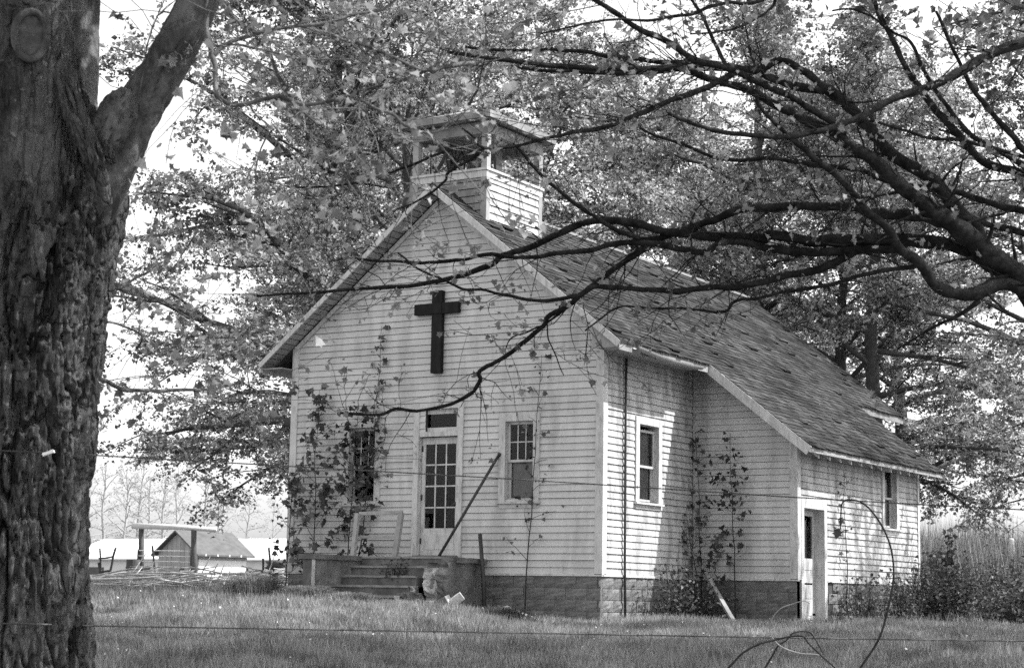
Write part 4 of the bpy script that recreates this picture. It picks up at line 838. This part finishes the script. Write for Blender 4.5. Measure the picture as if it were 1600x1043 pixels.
# ------------------------------------------------------------------ fence wires
def wire(pts, label):
    P = smooth_poly([at(*p) for p in pts], 10); a = Acc(); tube_acc(a, P, .0040, 5); 
    g = np.random.default_rng(3)
    for i in range(0, len(P)-1, 2):
        q = P[i]; 
        for k in range(2): d = unit(g.normal(size=3)); tube_acc(a, [q-d*.012, q+d*.012], .0015, 3, False)
    tag(obj('fence_wire', a, 'wire'), label, 'wire', 'wires of the roadside fence')
wire([(-20, 703, 9.04), (75, 707, 9.03), (150, 711, 9.42), (800, 748, 10.6), (1250, 777, 11.2), (1600, 796, 11.5), (1815, 806, 11.65)], 'upper fence wire stretched from the big trunk at door height')
wire([(-20, 973, 9.05), (75, 975, 9.03), (145, 977, 9.45), (800, 988, 10.4), (1250, 996, 10.9), (1600, 1001, 11.2), (1828, 1004, 11.6)], 'lower fence wire just above the grass')
a = Acc(); p = at(76, 707, 9.0); beam_acc(a, p-CR*.028+CU*(-.008), p+CR*.028+CU*.008, .02, .014); tube_acc(a, [p-CR*.03-CU*.012, p, p+CR*.02+CU*.01], .008, 6); tag(obj('wire_tie', a, 'white'), 'small white tie holding the wire on the big trunk', 'wire tie')

# bramble canes in front at the right
def cane(pts, d, r, mat, label):
    P = smooth_poly([at(x, y, d) for x, y in pts], 6); gzv = gzf(P[0][0], P[0][1])-.05
    P = np.vstack([[P[0][0], P[0][1], gzv], P]); a = Acc(); tube_acc(a, P, np.linspace(r, r*.6, len(P)), 6); o = obj('bramble_cane', a, mat, None, True); tag(o, label, 'cane', 'arching canes at lower right'); return P
P = cane([(1344, 1043), (1372, 1000), (1385, 960), (1396, 905), (1393, 860), (1380, 825), (1362, 798), (1345, 784), (1325, 780), (1316, 786), (1314, 800), (1313, 826)], 11.0, .0072, 'cane', 'tall dark cane arching over in front of the lean-to wall')
a = Acc(); leaves_acc(a, P[-1]+rng.normal(0, .018, (5, 3)), .05, rng, 2.5, True); tag(obj('withered_leaf', a, 'leaf_dark'), 'withered leaf bunch hanging from the tall dark cane', 'leaf')
cane([(1138, 1043), (1160, 1020), (1185, 1006), (1215, 998), (1240, 993), (1256, 994), (1264, 1005), (1285, 1025), (1305, 1043)], 10.6, .0072, 'cane', 'low dark cane looping over the grass')
cane([(1195, 1043), (1208, 1022), (1216, 1008), (1228, 1000), (1240, 988), (1262, 986), (1272, 995), (1287, 1022)], 10.8, .006, 'cane', 'thin dark cane crossing the low looped canes')
cane([(1300, 1043), (1283, 1024), (1250, 1020), (1225, 1012), (1210, 1000), (1203, 985), (1207, 965), (1220, 950), (1238, 943), (1256, 938), (1265, 942)], 10.7, .0045, 'cane_pale', 'pale dry cane curling up in front of the lean-to door')

# ------------------------------------------------------------------ saplings and weeds by the walls
def sapling(name, base, top, nlat, llen, nleaf, lsize, seed, label, mat='leaf_dark', spread=(1, .25), r=.012, lowest=.1, bend=.05):
    g = np.random.default_rng(seed); base = np.array(base, float); top = np.array(top, float); t = thing(name, label, 'sapling', 'saplings against the walls', tuple(base))
    n = 14; P = base+(top-base)*np.linspace(0, 1, n)[:, None]+np.cumsum(g.normal(0, bend*.3, (n, 3)), 0)*[1, .4, .0]; P[0] = base-[0, 0, .05]
    st = Acc(); tube_acc(st, P, np.linspace(r, r*.25, n), 6); LC = []
    for i in range(nlat):
        f = lowest+(1-lowest)*i/nlat; k = f*(n-1); k0 = int(k); p = P[k0]+(P[min(k0+1, n-1)]-P[k0])*(k-k0); side = 1 if i % 2 else -1
        d = unit(np.array([side*spread[0]*g.uniform(.5, 1), spread[1]*g.normal(), g.uniform(.3, 1.0)])); L = llen*(1-.65*f)*g.uniform(.5, 1.2); Q = [p]
        for j in range(4): d = unit(d+g.normal(0, .18, 3)*[1, .4, 1]); Q.append(Q[-1]+d*L/4)
        tube_acc(st, Q, np.linspace(r*.45, .002, 5), 4, False); m = max(2, int(nleaf*(.4+L/llen)))
        LC.append(np.array(Q[2:])[g.integers(0, 3, m)]+g.normal(0, .075, (m, 3))*[1, .5, 1])
    m = int(nleaf*1.2); LC.append(P[g.integers(n//2, n, m)]+g.normal(0, .05, (m, 3))*[1, .5, 1])
    part('stem', st, 'cane', t, True); a = Acc(); leaves_acc(a, np.concatenate(LC), lsize, g, .6, True); part('leaves', a, mat, t)['kind'] = 'stuff'; return t
def gb(x, y): return (x, y, gzf(x, y))
sapling('sapling', gb(-5.66, -.30), (-5.68, -.22, 4.05), 20, .75, 15, .115, 1, 'leafy sapling climbing the left end of the front wall')
sapling('sapling', gb(-4.92, -.30), (-4.78, -.20, 3.75), 19, .75, 14, .115, 2, 'leafy sapling standing in front of the left window')
sapling('sapling', gb(-4.78, -.22), (-4.46, -.08, 5.15), 16, .30, 8, .10, 3, 'tall thin sapling reaching highest beside the left window', lowest=.3)
sapling('sapling', gb(-6.25, -.35), (-6.2, -.25, 2.6), 12, .6, 11, .11, 9, 'low leafy sapling at the left corner of the church')
sapling('sapling', gb(-1.36, -.14), (-1.18, -.06, 4.45), 15, .55, 5, .085, 4, 'sparse sapling growing up over the right front window', lowest=.22)
sapling('sapling', gb(.30, 3.15), (.20, 3.22, 3.45), 16, .55, 10, .10, 5, 'sapling in the inner corner beside the leaning board')
sapling('sapling', gb(.34, 2.95), (.10, 2.9, 1.9), 11, .8, 8, .11, 6, 'bushy low sapling at the inner corner of the walls')
sapling('sapling', gb(.90, 3.24), (.86, 3.28, 3.35), 15, .5, 8, .10, 7, 'slim sapling in the middle of the lean-to front wall', lowest=.3)
sapling('sapling', gb(2.14, 5.45), (2.08, 5.38, 2.85), 10, .3, 4, .08, 8, 'thin vine-like sapling on the lean-to side wall', lowest=.4, spread=(.3, 1))
sapling('sapling', gb(2.5, 9.9), (2.6, 9.8, 1.9), 14, .6, 14, .10, 10, 'sapling at the far corner of the lean-to', spread=(1, 1))
def bush(name, base, rad, h, nst, nl, lsize, seed, label, mat='weed', cat='bush', grp='weeds and bushes by the walls'):
    g = np.random.default_rng(seed); base = np.array(base, float); t = thing(name, label, cat, grp, tuple(base)); st = Acc(); LC = []
    for i in range(nst):
        q = g.normal(0, .5, 2)*rad; e = base+[q[0], q[1], h*g.uniform(.45, 1.0)]; s = base+[q[0]*.4, q[1]*.4, -.05]; m = (s+e)/2+g.normal(0, .05, 3); tube_acc(st, [s, m, e], [.006, .005, .002], 4, False)
        LC.append(m+(e-m)*g.uniform(-.6, 1.05, (nl, 1))+g.normal(0, .09, (nl, 3)))
    part('stems', st, 'cane', t); a = Acc(); leaves_acc(a, np.concatenate(LC), lsize, g, .4); part('leaves', a, mat, t)['kind'] = 'stuff'; return t
bush('weed_bush', gb(.45, 1.75), (.40, .8), 1.05, 34, 16, .07, 61, 'weedy bush at the foot of the sunlit side wall')
bush('weed_bush', gb(.55, 2.7), (.45, .5), .8, 26, 14, .07, 62, 'dark weeds in the inner corner below the saplings')
bush('weed_bush', gb(2.45, 5.4), (.35, .8), .85, 30, 24, .07, 63, 'weeds right of the lean-to door')
bush('weed_bush', gb(2.5, 7.3), (.4, 1.0), .95, 36, 26, .07, 64, 'weeds below the lean-to window')
bush('weed_bush', gb(2.9, 9.2), (.6, .9), 1.1, 40, 28, .075, 65, 'thick brush at the far end of the lean-to wall')
lab = ['dark brush clump just beyond the lean-to corner', 'brush clump at the right below the maple', 'tall brush clump at the right edge', 'low brush in front at the right edge', 'brush clump between the lean-to corner and the tall grass']
for i, (px, d, rd, h) in enumerate(((1468, 36.5, 1.0, 1.3), (1520, 37.5, 1.1, 1.2), (1580, 38, 1.2, 1.5), (1600, 33, .9, .8), (1445, 40, .9, 1.7))):
    x, y = xy(d, (px-800)/FPX*d); bush('weed_bush', (x, y, gzf(x, y)), (rd, rd), h, 60, 26, .085, 80+i, lab[i])
lab = ['grass tuft mounded at the left before the brush pile', 'grass clump in front of the left porch wall', 'grass clump at the foot of the bottom step', 'weed clump beside the leaning iron post']
def tuft(c, rad, h, n, seed, label, mat='grass'):
    g = np.random.default_rng(seed); c = np.array(c, float); q = g.normal(0, .5, (n, 2))*rad; B = np.stack([c[0]+q[:, 0], c[1]+q[:, 1], gz(c[0]+q[:, 0], c[1]+q[:, 1])-.02], 1); hh = h*g.uniform(.5, 1, n)*np.exp(-(q**2).sum(1)/(2*rad*rad)*.5)
    az = np.arctan2(q[:, 1], q[:, 0])+g.normal(0, .5, n); o = np.stack([np.cos(az), np.sin(az), 0*az], 1); w = np.stack([-np.sin(az), np.cos(az), 0*az], 1)*.0045; M_ = B+o*(.25*hh)[:, None]+[0, 0, 1]*(hh*.75)[:, None]; T = B+o*(.85*hh)[:, None]+[0, 0, 1]*(hh*.72)[:, None]
    V = np.stack([B-w, B+w, M_+w*.8, M_-w*.8, T], 1); i = np.arange(n)[:, None]*5; a = Acc(); a.add(V.reshape(-1, 3), np.concatenate([i+np.array([[0, 1, 2, 3]])]), i+np.array([[3, 2, 4]])); tag(obj('grass_clump', a, mat), label, 'grass', 'clumps of long grass')
x, y = xy(30.0, (408-800)/FPX*30); tuft((x, y, 0), .42, .62, 2600, 91, lab[0], 'grass'); x, y = xy(29.2, (490-800)/FPX*29.2); tuft((x, y, 0), .42, .42, 2200, 92, lab[1], 'grass'); x, y = xy(28.6, (560-800)/FPX*28.6); tuft((x, y, 0), .36, .30, 1500, 93, lab[2], 'grass'); p = ground_at(790, 968); tuft(p, .35, .3, 900, 94, lab[3], 'weed')
c = onp(618, 890, 'y', -1.15); bush('step_weed', (c[0], c[1], .735), (.12, .05), .24, 14, 14, .05, 95, 'small dark weed growing on the steps', 'leaf_dark', 'weed')

# ------------------------------------------------------------------ grass
def blades(n, d0, d1, umax, h, seed, w=.006, left_only=False):
    g = np.random.default_rng(seed); d = np.sqrt(g.uniform(d0*d0, d1*d1, n)); u = g.uniform(-1, umax, n)*d*.30
    x, y = xy(d, u); inside = (x > -W-.05) & (x < .05) & (y > -.03) & (y < LB) | (x > -.1) & (x < LP+.05) & (y > LS) & (y < LY1) | (x > -4.55) & (x < -2.2) & (y > -2.0) & (y < 0)
    x, y = x[~inside], y[~inside]; n = len(x); pn = np.sin(x*1.3+np.sin(y*1.9))*np.cos(y*1.1+np.sin(x*.7)); p2 = np.sin(x*3.7+1.7*np.sin(y*2.9))*np.cos(y*4.1+1.3*np.sin(x*2.3)); hh = h*g.uniform(.35, 1.25, n)*(1+.4*pn+.45*p2)
    B = np.stack([x, y, gz(x, y)-.01], 1); az = g.uniform(0, 2*math.pi, n); ln = g.uniform(.1, .75, n)*hh; o = np.stack([np.cos(az)*ln, np.sin(az)*ln, hh], 1); a2 = g.uniform(0, 2*math.pi, n); wv = np.stack([np.cos(a2), np.sin(a2), 0*a2], 1)*w*(.7+d[~inside][:, None]/40)
    V = np.stack([B-wv, B+wv, B+o], 1); return V
a = Acc()
for n, d0, d1, um, h, s in ((150000, 12.5, 22, 1, .11, 1), (150000, 21, 33, 1, .10, 2), (40000, 32, 60, -.15, .07, 3), (12000, 33, 44, 1, .18, 4), (15000, 58, 95, -.25, .12, 5)):
    V = blades(n, d0, d1, um, h, s); a.add(V.reshape(-1, 3), np.arange(len(V)*3).reshape(-1, 3))
tag(obj('grass', a, 'grass'), 'rough unmown grass around the church', 'grass', None, 'stuff')
g = np.random.default_rng(17); n = 260; d = g.uniform(14, 29, n); u = g.uniform(-1, 1, n)*d*.28; x, y = xy(d, u); a = Acc(); C_ = np.stack([x, y, gz(x, y)+g.uniform(.06, .14, n)], 1)
k = (x > -W-.2) & (x < 2.2) & (y > -.2); leaves_acc(a, C_[~k][:150], .022, g, 0, False, 1.0); tag(obj('white_clover', a, 'white'), 'tiny white flower heads scattered in the grass', 'flowers', None, 'stuff')
# tall dry grass at the right
g = np.random.default_rng(23); n = 15000; d = g.uniform(40, 62, n); px = g.uniform(1425, 1680, n); u = (px-800)/FPX*d; x, y = xy(d, u); B = np.stack([x, y, gz(x, y)-.02], 1); hh = g.uniform(.9, 2.5, n); az = g.uniform(0, 6.28, n)
o = np.stack([np.cos(az)*.18*hh, np.sin(az)*.18*hh, hh], 1); wv = np.stack([np.cos(az+1.57), np.sin(az+1.57), 0*az], 1)*.014; a = Acc(); a.add(np.stack([B-wv, B+wv, B+o], 1).reshape(-1, 3), np.arange(3*n).reshape(-1, 3))
tag(obj('tall_grass', a, 'drygrass'), 'stand of tall pale dry grass beyond the lean-to', 'grass', None, 'stuff')

# ------------------------------------------------------------------ farmyard far left
def far(px, py, d): return at(px, py, d)
D0 = 84.0
# small gabled shed
A = far(247, 908, D0+2); B_ = far(309, 911, D0); Cc = far(375, 908, D0+1.9); A[2] = B_[2] = Cc[2] = min(gzf(*A[:2]), gzf(*B_[:2]), gzf(*Cc[:2]))-.05
Zs = A[2]; eav = far(309, 862, D0)[2]; pk = far(278, 830, D0+1)[2]
ux = unit((B_-A)*[1, 1, 0]); uy = np.array([-ux[1], ux[0], 0]); uy = uy if uy@np.array([FH[0], FH[1], 0]) > 0 else -uy; wS = np.linalg.norm((B_-A)[:2]); lS = 2.85
shed = thing('shed', 'small gabled shed with whitewashed side wall beyond the gateway', 'shed', None, tuple(A))
def sp(s, t, z): return A*[1, 1, 0]+ux*s+uy*t+np.array([0, 0, z])
a = Acc(); v = [sp(0, 0, Zs), sp(wS, 0, Zs), sp(wS, 0, eav), sp(wS/2, 0, pk), sp(0, 0, eav)]; v2 = [p+uy*lS for p in v]; a.add(v+v2, np.array([[9, 8, 7, 6, 5]]), np.array([[1, 6, 7, 2], [0, 4, 9, 5]])); part('wall', a, 'far_wall', shed)
for i in range(9):      # front boards
    s0, s1 = wS*i/9+.01, wS*(i+1)/9-.01; zt = lambda s: eav+(pk-eav)*(1-abs(s-wS/2)/(wS/2)); a = Acc(); v = []
    for t in (-.05, .02): v += [sp(s0, t, Zs), sp(s1, t, Zs), sp(s1, t, zt(s1)), sp(s0, t, zt(s0))]
    a.add(v, np.array([[0, 1, 2, 3], [7, 6, 5, 4], [0, 4, 5, 1], [1, 5, 6, 2], [2, 6, 7, 3], [3, 7, 4, 0]])); part('board', a, 'shedwood', shed)
a = Acc(); sl_ = (pk-eav)/(wS/2); ov = .28
for sd in (0, 1):
    e0 = wS+ov if sd else -ov; v = [sp(e0, -.3, eav-sl_*ov), sp(wS/2, -.3, pk), sp(wS/2, lS+.3, pk), sp(e0, lS+.3, eav-sl_*ov)]; v += [p+[0, 0, .08] for p in v]; a.add(v, np.array([[0, 1, 2, 3], [7, 6, 5, 4], [0, 4, 5, 1], [1, 5, 6, 2], [2, 6, 7, 3], [3, 7, 4, 0]]))
part('roof', a, 'shedroof', shed)
a = Acc(); a.box(sp(wS+.03, lS/2, eav-.16), (.05, lS, .32), np.array([ux, uy, [0, 0, 1]])); part('frieze', a, 'shedwood', shed)
for s in (.2, .9, 1.6, 2.3):
    a = Acc(); a.box(sp(wS+.16, s, eav-.12), (.25, .07, .1), np.array([ux, uy, [0, 0, 1]])); part('rafter_tail', a, 'white', shed)
a = Acc(); a.box(sp(wS*.62, -.06, Zs+.45), (.3, .03, .35), np.array([ux, uy, [0, 0, 1]])); part('hatch', a, 'post', shed)
# long low white building
la, lb = far(100, 900, 128), far(470, 905, 118); la[2] = gzf(*la[:2])-.1; lb[2] = gzf(*lb[:2])-.1; zw = far(200, 873, 125)[2]; zr = far(200, 842, 129)[2]
ub = unit((lb-la)*[1, 1, 0]); vb = np.array([-ub[1], ub[0], 0]); vb = vb if vb@np.array([FH[0], FH[1], 0]) > 0 else -vb; Lb = np.linalg.norm((lb-la)[:2])
barn = thing('poultry_house', 'long low white building with a pale metal roof far at the left', 'building', None, tuple((la+lb)/2))
def bpnt(s, t, z): return la*[1, 1, 0]+ub*s+vb*t+np.array([0, 0, z])
zbm = min(la[2], lb[2]); a = Acc(); v = [bpnt(0, 0, zbm), bpnt(Lb, 0, zbm), bpnt(Lb, 0, zw), bpnt(0, 0, zw)]; v += [p+vb*9 for p in v]; a.add(v, np.array([[0, 1, 2, 3], [7, 6, 5, 4], [0, 4, 5, 1], [1, 5, 6, 2], [2, 6, 7, 3], [3, 7, 4, 0]])); part('wall', a, 'far_wall', barn)
a = Acc()
for z0_, t0, z1_, t1 in ((zw-.05, -.4, zr, 4.5), (zr, 4.5, zw-.05, 9.4)):
    v = [bpnt(-.5, t0, z0_), bpnt(Lb+.5, t0, z0_), bpnt(Lb+.5, t1, z1_), bpnt(-.5, t1, z1_)]; v += [p+[0, 0, .1] for p in v]; a.add(v, np.array([[0, 1, 2, 3], [7, 6, 5, 4], [0, 4, 5, 1], [1, 5, 6, 2], [2, 6, 7, 3], [3, 7, 4, 0]]))
part('roof', a, 'tin', barn)
for s in np.arange(3, Lb-2, 4.2):
    a = Acc(); a.box(bpnt(s, -.02, zbm+.85), (1.3, .06, .5), np.array([ub, vb, [0, 0, 1]])); part('shutter', a, 'shedroof', barn)
# log gateway and farm gate
D1 = 78.0
gate = thing('gateway', 'rustic log gateway of two posts and a cross beam before the shed', 'gateway', None, tuple(far(220, 905, D1)))
pL, pR = far(221, 900, D1), far(303, 903, D1-.6)
for nm, p, top in (('post', pL, far(221, 826, D1)), ('post', pR, far(303, 828, D1-.6))):
    zg = gzf(p[0], p[1])-.2; a = Acc(); tube_acc(a, [(p[0], p[1], zg), ((p[0]+top[0])/2, (p[1]+top[1])/2, (zg+top[2])/2), tuple(top)], [.135, .125, .12], 10); part(nm, a, 'post', gate, True)
a = Acc(); q0, q1 = far(207, 821, D1), far(338, 827, D1-.8); tube_acc(a, [q0, (q0+q1)/2+[0, 0, .03], q1], [.13, .115, .10], 10); part('beam', a, 'log', gate, True)
fg = thing('farm_gate', 'thin barred metal farm gate between the log posts', 'gate', None, tuple(pL))
gl, gr = far(214, 900, D1-.3), far(297, 903, D1-.8); zg = max(gzf(*gl[:2]), gzf(*gr[:2]))
for k in range(6):
    a = Acc(); z = zg+.12+k*.23; tube_acc(a, [(gl[0], gl[1], z), (gr[0], gr[1], z)], .02, 6); part('bar', a, 'trim', fg)
for p in (gl, gr):
    a = Acc(); tube_acc(a, [(p[0], p[1], zg-.2), (p[0], p[1], zg+1.32)], .035, 6); part('upright', a, 'iron', fg)
for px0, py0, px1, py1, d, lb_ in ((238, 852, 244, 904, 76, 'thin dark slanting post inside the log gateway'), (420, 855, 426, 908, 70, 'thin dark stake left of the church corner'), (411, 872, 412, 906, 70, 'shorter thin stake next to the dark stake by the church corner')):
    a = Acc(); b0, b1 = far(px1, py1, d), far(px0, py0, d); b0[2] = gzf(b0[0], b0[1])-.1; tube_acc(a, [b0, (b0+b1)/2, b1], .045, 7); tag(obj('stake', a, 'iron'), lb_, 'stake')
b0 = far(207, 902, 77); zg = gzf(b0[0], b0[1]); a = Acc(); tube_acc(a, [b0*[1, 1, 0]+[0, 0, zg-.02], b0*[1, 1, 0]+[0, 0, zg+.28], b0*[1, 1, 0]+[0, 0, zg+.30], b0*[1, 1, 0]+[0, 0, zg+.56], b0*[1, 1, 0]+[0, 0, zg+.58], b0*[1, 1, 0]+[0, 0, zg+.86]], [.29, .29, .31, .31, .29, .29], 18); tag(obj('oil_drum', a, 'post'), 'dark oil drum left of the log gateway', 'drum')
b0 = far(290, 903, 77); zg = gzf(b0[0], b0[1]); a = Acc(); tube_acc(a, [b0*[1, 1, 0]+[0, 0, zg], b0*[1, 1, 0]+[0, 0, zg+.1], b0*[1, 1, 0]+[0, 0, zg+.42], b0*[1, 1, 0]+[0, 0, zg+.45]], [.2, .21, .25, .26], 14); tag(obj('bucket', a, 'white'), 'white bucket at the foot of the right gate post', 'bucket')
# old iron implement like a chair frame
t = thing('iron_implement', 'old iron farm implement shaped like a chair frame', 'implement', None, tuple(far(165, 900, 76)))
for nm, pts, r in (('curved_upright', [(159, 898), (155, 884), (154, 878)], .05), ('curved_upright', [(156, 856), (157, 872), (157, 892)], .04), ('curved_upright', [(181, 855), (177, 868), (175, 880), (172, 892), (168, 898)], .05), ('crossbar', [(154, 872), (165, 871), (176, 869)], .04), ('crossbar', [(155, 893), (165, 892), (172, 891)], .05)):
    a = Acc(); P = [far(x, y, 76) for x, y in pts]; tube_acc(a, smooth_poly(P, 4), r, 6); part(nm, a, 'iron', t, True)
# pale heap with dark cover near the church corner
hc = far(432, 900, 72); zg = gzf(hc[0], hc[1]); t = thing('covered_heap', 'pale rounded heap with a dark cover by the church corner', 'heap', None, (hc[0], hc[1], zg))
part('heap', rock((hc[0], hc[1], zg+.25), (1.0, .8, .5), 5, .9), 'far_wall', t, True); part('cover', rock((hc[0]+.15, hc[1]-.1, zg+.78), (.55, .45, .22), 8, .8), 'post', t, True)
# brush pile of bleached sticks
bp_ = ground_at(330, 916); bz = gzf(bp_[0], bp_[1]); pile = thing('brush_pile', 'low pile of bleached sticks and brush in front of the farmyard', 'brush pile', None, (bp_[0], bp_[1], bz)); g = np.random.default_rng(77)
for i in range(110):
    px = g.uniform(195, 460); d = g.uniform(46, 56); x, y = xy(d, (px-800)/FPX*d); L = g.uniform(.6, 2.6); az = g.normal(0, .5) if i % 6 else 1.5; c = np.array([x, y, gzf(x, y)+g.uniform(.05, .42)]); dr = np.array([RH[0], RH[1], 0])*math.cos(az)+np.array([FH[0], FH[1], 0])*math.sin(az)+np.array([0, 0, g.normal(0, .12) if i % 6 else .5]); a = Acc()
    tube_acc(a, [c-dr*L/2, c+g.normal(0, .06, 3), c+dr*L/2], [g.uniform(.015, .04), .02, .012], 5); part('stick', a, 'stick', pile, True)
x, y = xy(42, (1581-800)/FPX*42); a = Acc(); z = gzf(x, y); tube_acc(a, [(x, y, z-.2), (x+.02, y, z+.9), (x, y+.02, z+1.75), (x, y+.02, z+1.8)], [.085, .08, .075, .05], 9); tag(obj('fence_post', a, 'far_wall', None, True), 'pale weathered post standing in the dry grass at the right edge', 'post')
